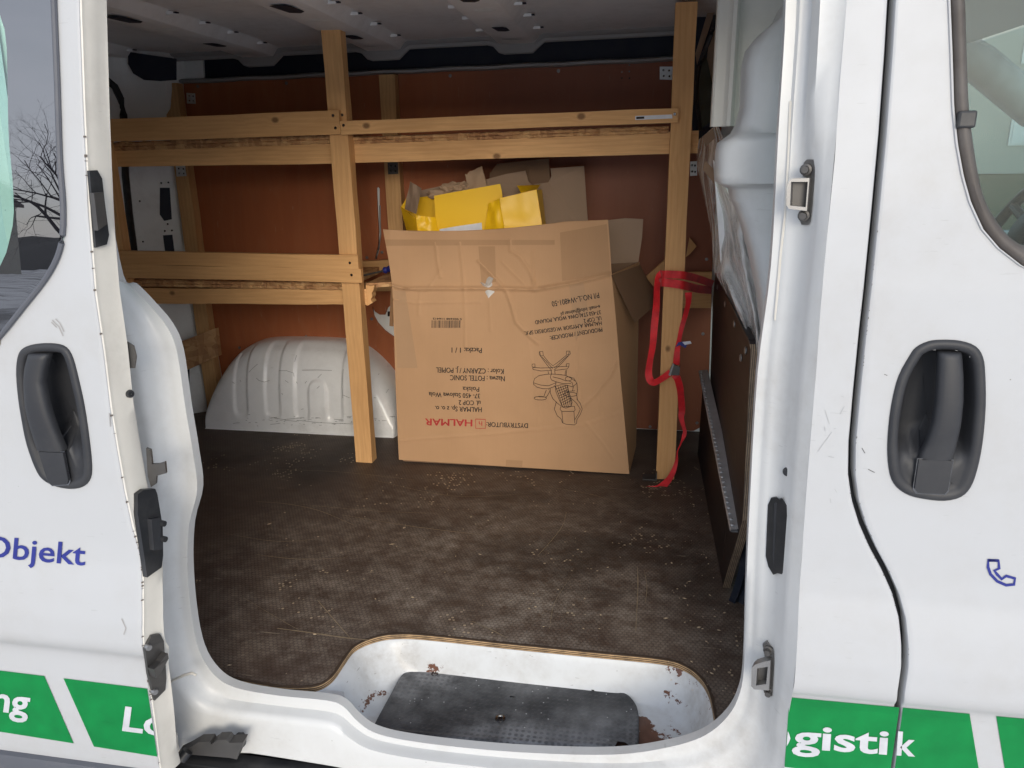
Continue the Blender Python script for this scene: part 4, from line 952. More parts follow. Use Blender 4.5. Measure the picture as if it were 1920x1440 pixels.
# raw edge of the board as its own strip
ed = [far_t, near_t, near_t2, near_b, tip]; rows = []
for i, p in enumerate(ed):
    q = np.array(ed[min(i+1, len(ed)-1)])-np.array(ed[max(0, i-1)]); q /= np.linalg.norm(q); nn = np.cross(q, [1, 0, 0]); nn /= np.linalg.norm(nn)
    if nn[1] > 0: nn = -nn
    o = nn*.0015; rows.append([(p[0]-.0006, p[1]+o[1], p[2]+o[2]), (p[0]+.0186, p[1]+o[1], p[2]+o[2])])
mb = MB(); mb.grid(rows); solid(mb, (0, .0012, -.0003)); mb.build('board_edge', M_['ply_edge'], bb)
ta = np.array(U(1325, 692, y=1.56)); tb = np.array(U(1393, 990, y=.50))
tbx = lambda y: float(lerp(ta[0], tb[0], (1.56-y)/1.06)); tz = lambda y: float(lerp(ta[2], tb[2], (1.56-y)/1.06))
mb = MB(); y0, y1 = 1.56, .50
sec = [(.004, -.002), (-.026, -.006), (-.028, -.010), (-.024, -.012), (.0, -.012), (.004, -.034)]
mb.grid([[(tbx(y)+a, y, tz(y)+b) for a, b in sec] for y in np.linspace(y0, y1, 30)]); mb.build('lashing_track', M_['alu'], bb)
bead = MB(); bead.lathe((0, 0, 0), (0, 0, 1), [(.0001, .0035), (.003, .003), (.0045, .0015), (.005, 0)], 8)
bme = None
for k in range(40):
    y = lerp(y0-.02, y1+.02, k/39); M = Matrix.Translation((tbx(y)-.021, y, tz(y)-.006))
    if bme is None: o = mesh('track_rivet', bead.v, bead.f, M_['alu'], bb, True, M); bme = o.data
    else: link('track_rivet', bme, bb, M)
mb = MB(); mb.grid([[(tbx(y)-.006, y, tz(y)-.03), (tbx(y)-.010, y, .002)] for y in (1.60, .72)]); solid(mb, (.004, 0, 0)); mb.build('lower_board', M_['bboard'], bb)
for a, b, w, h in ((1345, 538, 2, 7), (1359, 570, 2, 8), (1376, 607, 2.2, 8), (1397, 657, 2.4, 7), (1388, 671, 1.6, 6)):
    fx = lambda p: None
    yy = lerp(1.45, .50, (a-1343)/(1404-1343)); p = U(a, b, x=far_t[0]+(near_t[0]-far_t[0])*(1.5-yy)/1.04)
    mb = MB(); mb.lathe((p[0], p[1], p[2]), (-1, 0, 0), [(.0001, .002), (.006, .0018), (.009, .0), (.009, -.002)], 12); mb.build('board_screw', M_['steel'], bb, True)
# white pressed pillar behind the front jamb (seen through the doorway)
def bulge():
    prof_px = [(0, 1476, 1476), (30, 1462, 1480), (60, 1428, 1480), (85, 1408, 1480), (120, 1400, 1480), (200, 1397, 1480), (232, 1388, 1480), (250, 1378, 1480), (258, 1366, 1480), (268, 1352, 1480), (285, 1348, 1480), (330, 1346, 1480), (345, 1349, 1480), (352, 1362, 1480), (358, 1374, 1480), (378, 1376, 1480), (382, 1380, 1480), (420, 1395, 1480), (480, 1412, 1480), (560, 1428, 1480), (640, 1437, 1480), (700, 1440, 1480)]
    rows = []
    for py, l, r in prof_px:
        step = 0.0 if 258 <= py <= 345 else .025
        yb = .34+step
        a = U(l, py, y=yb); b = U(r+40, py, y=yb); w = b[0]-a[0]; rr = []
        for k, dy in ((0, .10), (.0, .05), (.03, .022), (.09, .006), (.2, .0), (.5, -.004), (.8, .0), (1, .02)): rr.append((a[0]+w*k, yb+dy, a[2]))
        rows.append(rr)
    return rows
mb = MB(); mb.grid(bulge()); mb.build('seat_belt_housing', M_['jamb'], van, True, angle=70)
rows = []
for z in zrows(.9, 1.50, .04):
    def qx(px, y):       # x of a plumb line that passes pixel (px, 100) at depth y
        return U(px, 100, y=y)[0]
    rows.append([(qx(1341, .60), .64, z), (qx(1341, .60), .605, z), (qx(1345, .60), .60, z), (qx(1362, .60), .598, z), (qx(1367, .60), .592, z), (qx(1370, .58), .578, z), (qx(1377, .58), .574, z), (qx(1381, .58), .580, z), (qx(1384, .60), .598, z), (qx(1392, .60), .600, z), (qx(1420, .60), .590, z), (qx(1520, .60), .57, z)])
lows = [r for r in rows if r[0][2] > U(1345, 262, y=.60)[2]]
mb = MB(); mb.grid(lows); mb.build('inner_pillar', M_['cream'], van, True)
mb = MB(); mb.prism([U(a_, b_, y=.78) for a_, b_ in [(1338, 300), (1352, 330), (1376, 376), (1408, 480), (1440, 640), (1440, 700), (1412, 650), (1385, 590), (1352, 500)]], (0, .02, 0)); mb.build('inner_pillar_lower', M_['roof'], van, True)
# cab bulkhead upper: dark edge, hardboard and window
rows = []
mb = MB(); mb.prism([(.30, 1.84, 1.50), (.285, 1.84, .55), (.285, .75, .55), (.30, .66, 1.50)], (.006, 0, 0)); mb.build('cab_partition', M_['pine_d'], van)
def gapq(name, pts, y, mat): mb = MB(); mb.prism([U(a, b, y=y) for a, b in pts], (0, .006, 0)); return mb.build(name, mat, van)
gapq('partition_edge', [(1298, -20), (1350, -20), (1346, 130), (1350, 255), (1300, 262), (1290, 130)], 1.66, M_['cavity'])
gapq('tan_partition_strip', [(1329, -8), (1341, -8), (1338, 28), (1307, 122), (1304, 100), (1327, 22)], 1.60, M_['card2'])
gapq('tan_partition_strip', [(1337, 30), (1345, 30), (1352, 205), (1343, 205), (1325, 112)], 1.61, M_['card2'])
gapq('partition_window', [(1318, 105), (1326, 112), (1345, 198), (1336, 226), (1312, 243), (1309, 165)], 1.58, m_plain('olive_window', (.055, .055, .038), .15))
mb = MB(); mb.tube(smooth_path([U(1341, 28, y=1.52), U(1337, 55, y=1.52), U(1320, 100, y=1.53), U(1309, 130, y=1.53), U(1306, 170, y=1.53), U(1313, 245, y=1.53)], 4), .007, 8); mb.build('black_cable', M_['black'], van, True)
# wrinkled clear film hanging over the gap
fl_l = [(1310, 262), (1306, 300), (1311, 330), (1322, 380), (1334, 440), (1338, 500), (1345, 520), (1365, 555), (1392, 605), (1402, 640), (1410, 660)]
fl_r = [(1345, 232), (1356, 262), (1352, 300), (1358, 345), (1372, 375), (1384, 410), (1398, 460), (1412, 520), (1424, 580), (1432, 630), (1440, 690)]
rows = []
for i, (l, r) in enumerate(zip(smooth_path(fl_l, 4), smooth_path(fl_r, 4))):
    t_ = i/40; ya = lerp(1.35, .46, t_); yb = lerp(.70, .37, t_); rr = []
    for k in range(13):
        s_ = k/12; px, py = lerp(l[0], r[0], s_), lerp(l[1], r[1], s_); y = lerp(ya, yb, s_); y += .03*math.sin(s_*11+t_*5)+.05*mnoise.noise((s_*5, t_*5, 2))+.025*abs(mnoise.noise((s_*9+t_*6, t_*4, 7))); rr.append(U(px, py, y=y))
    rows.append(rr)
mb = MB(); mb.grid(rows); mb.build('clear_film', M_['film'], van, True, angle=180)
for pts, y in (([(1318, 255), (1345, 235), (1352, 250), (1322, 275)], .9), ([(1322, 300), (1350, 330), (1340, 345), (1318, 318)], .8)):
    mb = MB(); mb.prism([U(a, b, y=y) for a, b in pts], (0, .004, 0)); mb.build('film_tape', M_['cardin'], van)
# ---- cab: passenger seat, dashboard, wheel, far door, windscreen
seat = thing('passenger_seat', 'dark seat base behind the black bulkhead board', 'seat', (.62, .70, -.05)); seat.parent = van; seat.location = Vector((.62, .70, -.05))-van.location
del seat['label']; del seat['category']
mb = MB(); mb.box((.33, .42, .30), (.86, .95, .46), .05, 4); mb.build('seat_cushion', M_['black'], seat, True)
mb = MB(); mb.obox(Matrix.Translation((.34, .68, .72)) @ Matrix.Rotation(-.15, 4, 'Y'), (.14, .50, .62), .05, 4); mb.build('seat_back', M_['black'], seat, True)
rows = []
for t_ in np.linspace(0, 1, 14):
    p = U(lerp(1392, 1366, t_**2), lerp(1000, 1126, t_), y=lerp(.55, .62, t_)); rows.append([(p[0]+.0, p[1], p[2]), (p[0]+.014, p[1]-.012, p[2]), (p[0]+.022, p[1]-.002, p[2]), (p[0]+.034, p[1]-.014, p[2]), (p[0]+.05, p[1], p[2]), (p[0]+.3, p[1], p[2])])
mb = MB(); mb.grid(rows); mb.build('seat_base', m_plastic('navy_seat_plastic', (.012, .017, .028), .35), seat, True)
mb = MB(); mb.box((.30, .14, -.06), (1.4, 1.84, -.03)); mb.build('cab_floor', M_['black'], van)
rows = []
for y in np.linspace(.12, 1.84, 20):
    h = .72+.05*math.exp(-((y-1.45)/.25)**2); rows.append([(1.42, y, .10), (1.40, y, .45), (1.30, y, h-.06), (1.34, y, h), (1.55, y, h+.01), (1.95, y, h-.02)])
mb = MB(); mb.grid(rows); mb.build('dashboard', M_['trim'], van, True)
WC = Vector(U(1925, 425, y=1.40)); ax = Vector((.86, 0, -.5)).normalized()
Rm = ax.to_track_quat('Z', 'Y').to_matrix().to_4x4(); ring = [Matrix.Translation(WC) @ Rm @ Vector((.19*math.cos(a), .19*math.sin(a), 0)) for a in np.linspace(0, 2*math.pi, 41)]
mb = MB(); mb.tube(ring, .017, 10); sw = mb.build('steering_wheel', M_['black'], van, True)
for a in (0.3, math.pi-.3, -math.pi/2): mb = MB(); mb.tube([WC+ax*.03, Matrix.Translation(WC) @ Rm @ Vector((.185*math.cos(a), .185*math.sin(a), 0))], .015, 8); mb.build('wheel_spoke', M_['black'], sw, True)
mb = MB(); mb.lathe(WC, ax, [(.0001, -.015), (.06, -.012), (.075, .0), (.07, .03), (.03, .05)], 20); mb.build('wheel_hub', M_['trim'], sw, True)
mb = MB(); mb.tube([WC+ax*.03, WC+ax*.35], .035, 10); mb.build('steering_column', M_['black'], sw, True)
# far door with its window opening
grey = m_plain('reflection_grey_lining', (.34, .37, .385), .6); M_['lin'] = grey  # pale grey stands in for the reflection in the cab window
mb = MB(); mb.box((.62, 1.80, -.4), (1.95, 1.90, .80), .01); mb.box((.62, 1.80, .80), (.80, 1.90, 1.45)); mb.box((.80, 1.80, 1.30), (1.0, 1.90, 1.45)); mb.build('far_cab_door', M_['lin'], van)
mb = MB(); mb.tube([(1.95, 1.83, .80), U(1940, 205, y=1.75), U(1835, 118, y=1.74), (.88, 1.74, 1.42)], .060, 12); mb.tube([(1.62, 1.83, .80), (1.50, 1.82, 1.20)], .022, 8); mb.build('far_window_post', M_['lin'], van, True)
mb = MB(); mb.prism([(.80, 1.85, .80), (1.9, 1.85, .80), (1.12, 1.85, 1.30), (.80, 1.85, 1.30)], (0, .004, 0)); mb.build('far_window_pane', M_['glass'], van)
mb = MB(); mb.box((.36, .06, 1.40), (.985, 1.88, 1.47), .02); mb.build('cab_headlining', M_['lin'], van)
mb = MB(); mb.prism([(1.95, .15, .78), (1.95, 1.8, .78), (.99, 1.72, 1.40), (.99, .2, 1.40)], (.003, 0, .003)); mb.build('windscreen', M_['glass'], van)
mb = MB(); mb.box((.60, -.02, -.62), (3.0, 1.90, -.42)); mb.box((1.30, .02, -.45), (2.0, 1.88, .70), .05); mb.build('front_body', M_['paint'], van)
mb = MB(); mb.box((-2.5, .08, -.30), (1.3, 1.88, -.20)); mb.build('underbody', M_['black'], van)
for x in (-1.38, 1.75):
    for y in (.12, 1.82):
        w = MB(); w.lathe((x, y, -.26), (0, 1, 0), [(.18, -.10), (.28, -.11), (.315, -.08), (.32, 0), (.315, .08), (.28, .11), (.18, .10)], 28); wo_ = w.build('wheel', M_['black'], van, True); w = MB(); w.lathe((x, y, -.26), (0, 1, 0), [(.0001, -.05), (.10, -.06), (.18, -.09), (.19, -.10), (.19, .10), (.0001, .05)], 24); w.build('wheel_rim', M_['steel'], wo_, True)
# ================================================================ WOODEN SHELF RACK
rack = thing('shelf_rack', 'pine shelf rack of three front posts and planks with two rough OSB shelves', 'shelf', (-.9, 1.5, 0.0))
PF = 1.355; PD = .045
def post(x0, x1, yf, z0, z1, name='post', mat='pine', label=None): return board(name, ((x0+x1)/2, yf+PD/2, z0), ((x0+x1)/2, yf+PD/2, z1), x1-x0, PD, M_[mat], rack, (1, 0, 0), label=label)
xl = U(201, 290, y=PF)[0]; post(xl-.064, xl, PF, .0, 1.475)
xc0 = U(602, 57, y=PF)[0]; post(xc0, xc0+.064, PF, 0, U(602, 55, y=PF)[2])
xr0 = U(1230, 890, y=PF)[0]; post(xr0, xr0+.062, PF, .0, 1.502)
YB = 1.787
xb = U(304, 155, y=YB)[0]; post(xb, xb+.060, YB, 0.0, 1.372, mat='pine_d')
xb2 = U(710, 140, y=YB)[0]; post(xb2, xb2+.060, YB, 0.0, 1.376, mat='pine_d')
def rail(tl, tr, br, bl, yf, d, mat='pine', name='plank', label=None):
    """board lying along x; its face is given by four pixels in the plane y = yf"""
    p = [np.array(U(a, b, y=yf)) for a, b in (tl, tr, br, bl)]
    a = (p[0]+p[3])/2; b = (p[1]+p[2])/2; w = (np.linalg.norm(p[0]-p[3])+np.linalg.norm(p[1]-p[2]))/2
    a[1] += d/2; b[1] += d/2
    return board(name, a, b, float(w), d, M_[mat], rack, (0, 0, 1), label=label)
YK = PF-.021
rail((173, 225), (635, 207), (638, 252), (177, 266), YK, .020, 'pine')
rail((638.5, 228), (1272, 202), (1272, 230), (638.5, 252), YK, .020, 'pine')
rail((205, 470), (667, 480), (676, 504), (209, 495.5), YK, .020, 'pine'); rail((209.3, 496), (677, 504.6), (678, 530), (214, 520), YK, .020, 'pine')
YM = PF+PD+.001
rail((190, 275), (640, 266), (640, 306), (196, 313.5), YM, .044, 'pine', 'beam')
rail((640, 268), (1309, 245), (1310, 287), (640, 306), YM, .044, 'pine', 'beam')
rail((225, 541), (686, 541), (690, 572), (230, 568), YM, .044, 'pine', 'beam')
# splintered end of the lower beam
q = [U(a, b, y=YM+.002) for a, b in [(686, 534), (694, 536), (702, 535), (700, 544), (697, 550), (698, 556), (695, 562), (699, 567), (690, 573), (686, 572)]]
mb = MB(); mb.prism(q, (0, .040, 0)); mb.build('splintered_end', M_['pine'], rack)
def osb(front, yb, th, name='shelf_board', layers=1):
    """rough sheet: front edge from pixel line at depth YO"""
    (a, b, yo), (c, d, yo2) = front; p = np.array(U(a, b, y=yo)); q = np.array(U(c, d, y=yo2)); n = int(np.linalg.norm(q-p)/.012); rows = []
    mb = MB(); prof = [(yb-p[1], 0), (.004, 0), (.0, -th*.15), (.0, -th*.45), (.004, -th*.5), (.0, -th*.6), (.0, -th*.9), (.004, -th), (yb-p[1], -th)]
    for i in range(n+1):
        c_ = lerp(p, q, i/n); r = []
        for k, (dy, dz) in enumerate(prof):
            j = 0 if k in (0, 8) else 1
            r.append((c_[0], c_[1]+dy+j*(random.uniform(-.003, .003)+.0035*mnoise.noise((c_[0]*40, k*3.1, th*50))), c_[2]+dz+j*random.uniform(-.0012, .0012)))
        rows.append(r)
    mb.grid(rows, closed_u=True); k = len(rows[0]); mb.f.append(tuple(range(k))); mb.f.append(tuple(range(len(mb.v)-k, len(mb.v))))
    return mb.build(name, M_['osb_d'], rack)
zt = U(205, 266, y=1.38); osb(((203, 267, 1.395), (617, 252, 1.395)), 1.80, .030)
osb(((656, 257, 1.395), (1254, 236, 1.395)), 1.80, .022)
osb(((240, 524, 1.385), (642, 530, 1.385)), 1.785, .026)
# the lower shelf seen to the right of the middle post, with its rough end and the rails behind it
q = [U(a, b, y=None, z=U(640, 530, y=1.385)[2]-.002) for a, b in [(683, 531)]]
zs_ = U(640, 531, y=1.385)[2]-.004
q = [(-.985, 1.41, zs_), (-.80, 1.50, zs_), (-.80, 1.785, zs_), (-.985, 1.785, zs_)]
mb = MB(); mb.prism(q, (0, 0, -.016)); mb.build('shelf_board', M_['osb_d'], rack)
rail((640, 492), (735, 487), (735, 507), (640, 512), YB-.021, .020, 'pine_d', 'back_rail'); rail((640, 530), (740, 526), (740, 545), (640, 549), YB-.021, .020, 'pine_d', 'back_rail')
# osb offcut nailed low on the rear post, wood offcuts at the front end
q = [U(327, 645, y=1.70), U(404, 615.5, y=1.775), U(410, 667, y=1.775), U(336, 700, y=1.70)]
mb = MB(); mb.prism(q, (.004, .018, 0)); mb.build('osb_offcut', M_['osb'], rack)
yb_ = 1.812
rail((1250, 511), (1333, 510), (1335, 578), (1252, 578), yb_-.02, .020, 'pine', 'cross_board')
mb = MB(); mb.prism([U(a, b, y=1.77) for a, b in [(1211, 519), (1246, 487), (1249, 520), (1225, 537)]], (0, .018, 0)); mb.build('wood_offcut', M_['pine'], rack)
mb = MB(); mb.prism([U(a, b, y=1.80) for a, b in [(1286, 482), (1293, 446), (1306, 462), (1294, 476)]], (0, .02, 0)); mb.build('wood_offcut', M_['pine'], rack)
def plate(px, y, name='zinc_bracket', mat='zinc', holes=True):
    q = [U(a, b, y=y) for a, b in px]; mb = MB(); mb.prism(q, (0, -.0025, 0)); o = mb.build(name, M_[mat], rack)
    if holes:
        c = np.mean(np.array(px), axis=0)
        for sx, sy in ((-.45, -.45), (.4, -.4), (-.4, .4), (.45, .45)):
            a = c[0]+sx*(max(p[0] for p in px)-c[0]); b = c[1]+sy*(max(p[1] for p in px)-c[1]); p = U(a, b, y=y-.003)
            mb = MB(); mb.lathe(p, (0, -1, 0), [(.0001, .0005), (.0035, .0005), (.0038, -.0004)], 10); mb.build('bracket_hole', M_['frit'], o)
plate([(330, 311), (347, 311), (350, 330), (332, 331)], YB-.0015); plate([(350, 174), (366, 175), (367, 195), (351, 194)], YP-.001)
plate([(727, 305), (746, 305), (747, 326), (728, 327)], YB-.0015, mat='dsteel'); plate([(1237, 125), (1262, 125), (1262, 150), (1237, 149)], YP-.001); plate([(1294, 303), (1307, 302), (1307, 329), (1294, 330)], 1.70)
mb = MB(); a = U(1205, 900, z=.002); mb.box((a[0], a[1], .002), (a[0]+.046, a[1]+.045, .006)); mb.box((a[0]+.044, a[1]-.002, .002), (a[0]+.048, a[1]+.045, .03)); mb.build('floor_bracket', M_['dsteel'], rack)
def zk(x, y): return (160+x/3.4286, 180+y/3.4286)
for a, b in [zk(1592, 125), zk(1650, 122), zk(1607, 205), zk(1660, 188), zk(62, 185), zk(175, 1042), zk(185, 1127), zk(1700, 1073), zk(1711, 1151), (1265, 214)]:
    p = U(a, b, y=YK-.001 if (a, b) != zk(1650, 122) else PF-.0015); mb = MB(); mb.lathe(p, (0, -1, 0), [(.0001, .0002), (.0032, .0006), (.0045, .0004), (.0048, -.002)], 10); mb.build('sunk_screw', M_['frit'], rack)
mb = patch([(1191, 217.5), (1260, 214.5), (1261, 222), (1191, 225)], 3, 1, lambda x, z: YK-.002, 0); st = mb.build('price_sticker', M_['white'], rack)
mb = patch([(1193, 219), (1208, 218.4), (1208, 222.6), (1193, 223.4)], 1, 1, lambda x, z: YK-.0026, 0); mb.build('sticker_code', M_['ink'], st)
mb = patch([(253, 541.5), (267, 542), (268, 545.5), (254, 545)], 1, 1, lambda x, z: YM-.002, 0); s2 = mb.build('price_sticker', M_['white'], rack); mb = patch([(254, 546), (268, 546), (268, 551), (255, 551)], 1, 1, lambda x, z: YM-.002, 0); mb.build('sticker_stripe', m_plain('sticker_green', (.10, .28, .10), .5), s2)

# ================================================================ BIG CARDBOARD BOX
box = thing('cardboard_box', 'large brown cardboard box printed upside down with an office chair, standing open', 'box', (-.47, 1.5, 0))
creases = [([(735, 535), (757, 541), (870, 541), (945, 541), (1005, 543), (1080, 530), (1147, 514)], 3.0, .006), ([(738, 561), (775, 568), (900, 566)], 2.0, .002), ([(817, 455), (819, 480), (823, 505), (826, 520)], 2, .0028), ([(862, 455), (866, 490), (870, 540)], 2.2, .0032), ([(870, 541), (873, 600), (872, 650)], 2, .0022), ([(897, 490), (915, 508), (935, 530), (950, 548), (960, 575), (968, 605), (990, 628), (1008, 643)], 2.6, .0042), ([(957, 450), (957, 470), (975, 482), (995, 512), (1004, 540)], 2.2, .003), ([(940, 490), (955, 505), (985, 535)], 2, .002), ([(1155, 680), (1143, 705), (1125, 728), (1110, 745), (1092, 762)], 2.4, .0036), ([(1165, 772), (1130, 785), (1100, 795), (1000, 806), (900, 815), (750, 826)], 1.6, .0016), ([(1000, 545), (1000, 470)], 2.2, .0028), ([(788, 545), (785, 590)], 2, .002), ([(918, 566), (920, 620)], 1.8, .0016), ([(1125, 735), (1128, 800)], 1.6, .0014), ([(1097, 790), (1130, 830), (1150, 860)], 1.5, .0012), ([(757, 541), (800, 545), (830, 500)], 1.8, .0016), ([(990, 640), (1005, 720), (1010, 800)], 1.4, .0008), ([(1080, 560), (1083, 640), (1085, 760)], 1.8, .0014)]
def seg_dist(px, py, pl):
    best = 1e9
    for (x0, y0), (x1, y1) in zip(pl, pl[1:]):
        dx, dy = x1-x0, y1-y0; t_ = max(0, min(1, ((px-x0)*dx+(py-y0)*dy)/(dx*dx+dy*dy))); d = math.hypot(px-x0-t_*dx, py-y0-t_*dy); best = min(best, d)
    return best
def proj(p):
    v = RW.T @ (np.array(p)-CAM); return 960+FPX*v[0]/v[2], 720+FPX*v[1]/v[2]
def ybox0(x, z):
    u = min(1, max(0, (x+.89)/.80)); v = min(1, max(0, z/.66))
    y = 1.372+.020*v-.014*math.sin(math.pi*u)*math.sin(math.pi*v)
    if z > .655: y += (z-.655)*.16+.020*math.sin(math.pi*u*1.0)*(z-.655)/.2+.006*math.sin(u*19)*(z-.655)/.2
    y += .0075*mnoise.noise((x*4.5, 3, z*4.5))+.003*mnoise.noise((x*13, 8, z*9))
    return y
def ybox(x, z):
    y = ybox0(x, z); px, py = proj((x, y, z)); h = 0
    for pl, w, a in creases:
        xs = [p[0] for p in pl]; ys = [p[1] for p in pl]
        if min(xs)-12 < px < max(xs)+12 and min(ys)-12 < py < max(ys)+12: h += 1.4*a*math.exp(-(seg_dist(px, py, pl)/w)**2)
    return y-h
Lp = [(718, 430), (728, 485), (735, 535), (738, 600), (741, 700), (745, 800), (748, 862)]; Rp = [(1140, 412), (1144, 465), (1147, 515), (1155, 600), (1163, 700), (1172, 800), (1180, 889)]
Ls = smooth_path(Lp, 30); Rs = smooth_path(Rp, 30); nr = len(Ls); rows = []
top_off = lambda u: 4.0*math.sin(u*math.pi*.9)+(8*math.sin(math.pi*u)) if u < 2 else 0
for j in range(nr):
    v = j/(nr-1); r = []
    for i in range(171):
        u = i/170; px = lerp(Ls[j][0], Rs[j][0], u); py = lerp(Ls[j][1], Rs[j][1], u)
        sag = (9*math.sin(math.pi*min(1, u*1.25))**.8 if u < .8 else 0)*(1-v)**4 + 4*math.sin(math.pi*u)*sst(.15, .3, v)*(1-sst(.3, .6, v))
        r.append(US(px, py+sag, ybox0))
    rows.append(r)
for r in rows:
    for i, p in enumerate(r):
        y = ybox(p[0], p[2]); d = (y+1.15)/(p[1]+1.15); r[i] = (p[0]*d, y, 1.1+(p[2]-1.1)*d)
mb = MB(); mb.grid(rows); mb.v = [(x, y, max(z, .001)) for x, y, z in mb.v]; solid(mb, (0, .005, 0))
bfront = mb.build('box_front', M_['card'], box, True, angle=80)
jf = 60   # row of the fold
edgeR = [rows[j][-1] for j in range(jf, nr, 4)]+[rows[-1][-1]]; edgeL = [rows[j][0] for j in range(jf, nr, 4)]+[rows[-1][0]]
backR = [(lerp(-.060, -.030, p[2]/.66)-.006, 1.66, max(p[2], .001)) for p in edgeR]; backL = [(lerp(-.885, -.875, p[2]/.66), 1.66, max(p[2], .001)) for p in edgeL]
backR = [(lerp(U(1193, 832, y=1.62)[0], U(1199, 520, y=1.62)[0], min(1, p[2]/.66)), 1.62, max(.001, p[2]+.01)) for p in edgeR]
mb = MB(); mb.grid([[vl(a, b, k/8) for k in range(9)] for a, b in zip(edgeR, backR)]); solid(mb, (-.005, 0, 0)); mb.build('box_side', M_['card'], box, True)
mb = MB(); mb.grid([[vl(a, b, k/8) for k in range(9)] for a, b in zip(edgeL, backL)]); solid(mb, (.005, 0, 0)); mb.build('box_side', M_['card'], box, True)
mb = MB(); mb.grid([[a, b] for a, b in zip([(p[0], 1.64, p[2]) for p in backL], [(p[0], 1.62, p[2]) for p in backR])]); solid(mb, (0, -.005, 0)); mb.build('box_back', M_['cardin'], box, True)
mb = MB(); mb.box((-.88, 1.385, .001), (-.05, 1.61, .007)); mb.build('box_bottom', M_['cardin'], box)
def sheet(name, pts, th, mat, parent, bend=0.0, dirv=(0, 1, 0), label=None):
    mb = MB(); q = [U(a, b, y=y) for a, b, y in pts]; mb.prism(q, tuple(np.array(dirv)*th)); return mb.build(name, mat, parent, label=label)
def quad(name, c, th, mat, parent, n=10, wav=.004, seed=0.0, jag=0.0):
    """gently buckled card between four corners given as pixel + depth (tl, tr, br, bl)"""
    p = [np.array(U(a, b, y=y)) for a, b, y in c]; rows = []
    for j in range(n+1):
        r = []
        for i in range(n+1):
            u, v = i/n, j/n; q = lerp(lerp(p[0], p[1], u), lerp(p[3], p[2], u), v); q = q+np.array([0, wav*mnoise.noise((u*2.5+seed, v*2.5, seed)), 0])
            if jag and j == 0: q = q+np.array([0, 0, jag*mnoise.noise((u*14, seed*3, 1))])
            r.append(tuple(q))
        rows.append(r)
    mb = MB(); mb.grid(rows); solid(mb, (.0005, th, 0)); return mb.build(name, mat, parent, True)
quad('box_flap', [(1146, 516, 1.385), (1200, 497, 1.60), (1236, 566, 1.58), (1190, 606, 1.37)], .005, M_['cardin'], box, seed=3)
sheet('box_flap', [(1140, 413, 1.622), (1172, 409, 1.622), (1206, 411, 1.622), (1204, 445, 1.622), (1196, 497, 1.622), (1146, 512, 1.622)], .005, M_['card2'], box)
sheet('box_flap', [(733, 536, 1.45), (737, 545, 1.43), (737, 612, 1.41), (730, 611, 1.44)], .004, M_['card'], box, dirv=(.2, 1, 0))
# tape
for c in ([(720, 438), (1045, 442), (1045, 457), (722, 455)],): patch(c, 30, 3, lambda x, z: ybox(x, z), -.0009)
tape2 = m_card('taped_cardboard', (.40, .235, .125)); 
tq = m_card('tape_stripe_card', (.43, .265, .15))
mb = patch([(1050, 436), (1138, 420), (1145, 514), (1054, 527)], 24, 24, ybox, -.0008); mb.build('tape_strip', tape2, box, True)
mb = patch([(722, 449), (1040, 450), (1040, 459), (724, 461)], 60, 3, ybox, -.0008); mb.build('tape_strip', tape2, box, True)
mb = patch([(738, 545), (760, 545), (783, 690), (745, 690)], 8, 30, ybox, -.0008); mb.build('tape_strip', tq, box, True)
mb = patch([(1067, 535), (1094, 530), (1104, 590), (1080, 640)], 8, 24, ybox, -.0008); mb.build('tape_strip', tq, box, True)
mb = patch([(897, 462), (928, 462), (930, 528), (903, 535)], 8, 20, ybox, -.0008); mb.build('tape_strip', tape2, box, True)
mb = patch([(949, 862), (980, 864), (979, 877), (948, 875)], 5, 3, ybox, -.0008); mb.build('tape_strip', tape2, box, True)
gl_ = m_plain('crumpled_shiny_tape', (.62, .52, .44), .12); tri = [(912, 517), (926, 520), (922, 530), (930, 548), (916, 560), (908, 548), (900, 528), (910, 532)]
mb = MB(); k = US(915, 538, ybox, -.004); pr = [US(a, b, ybox, -.0012+.003*random.random()) for a, b in tri]; mb.add([k]+pr, [(0, i+1, (i+1) % len(pr)+1) for i in range(len(pr))]); mb.build('crumpled_tape', M_['film'], box)
# print
def zb(x, y): return (720+x/3.6, 520+y/3.6)
for s_, a, b, cap, bo in [('P/I NO.:L-W4801-50', (1448, 103), (1130, 163), 36, .0), ('e-mail: info@halmar.pl', (1456, 186), (1192, 238), 24, 0), ('37-450 STALOWA WOLA, POLAND', (1461, 222), (1018, 292), 26, 0), ('UL. COP 2', (1464, 262), (1347, 283), 26, 0), ('HALMAR A.MYSIOR W.GESIORSKI SP.K.', (1467, 296), (945, 366), 26, 0), ('PRODUCENT / PRODUCER:', (1471, 338), (1118, 397), 27, 0),
                       ('5 905248 116412', (525, 276), (330, 273), 12, 0), ('Paczka: 1 / 1', (660, 477), (457, 474), 34, 0), ('Kolor : CZARNY / J. POPIEL', (808, 619), (352, 608), 34, 0), ('Nazwa : FOTEL SONIC', (815, 668), (447, 660), 34, 0), ('Polska', (643, 741), (531, 738), 31, 0), ('37- 450 Stalowa Wola', (648, 786), (303, 775), 31, 0), ('ul. COP 2', (652, 833), (505, 830), 31, 0), ('HALMAR Sp. z o. o.', (660, 878), (345, 868), 32, 0), ('DYSTRYBUTOR:', (972, 986), (692, 977), 31, 0)]:
    ink = MB()
    for k_ in (-.22, .22): text_on(ink, s_, (zb(*a)[0]+k_, zb(*a)[1]+k_*.6), (zb(*b)[0]+k_, zb(*b)[1]+k_*.6), cap/3.6, ybox, -.0022-k_*.0004, 0.0)
    ink.build('printed_text', M_['ink'], box)
mb = MB()
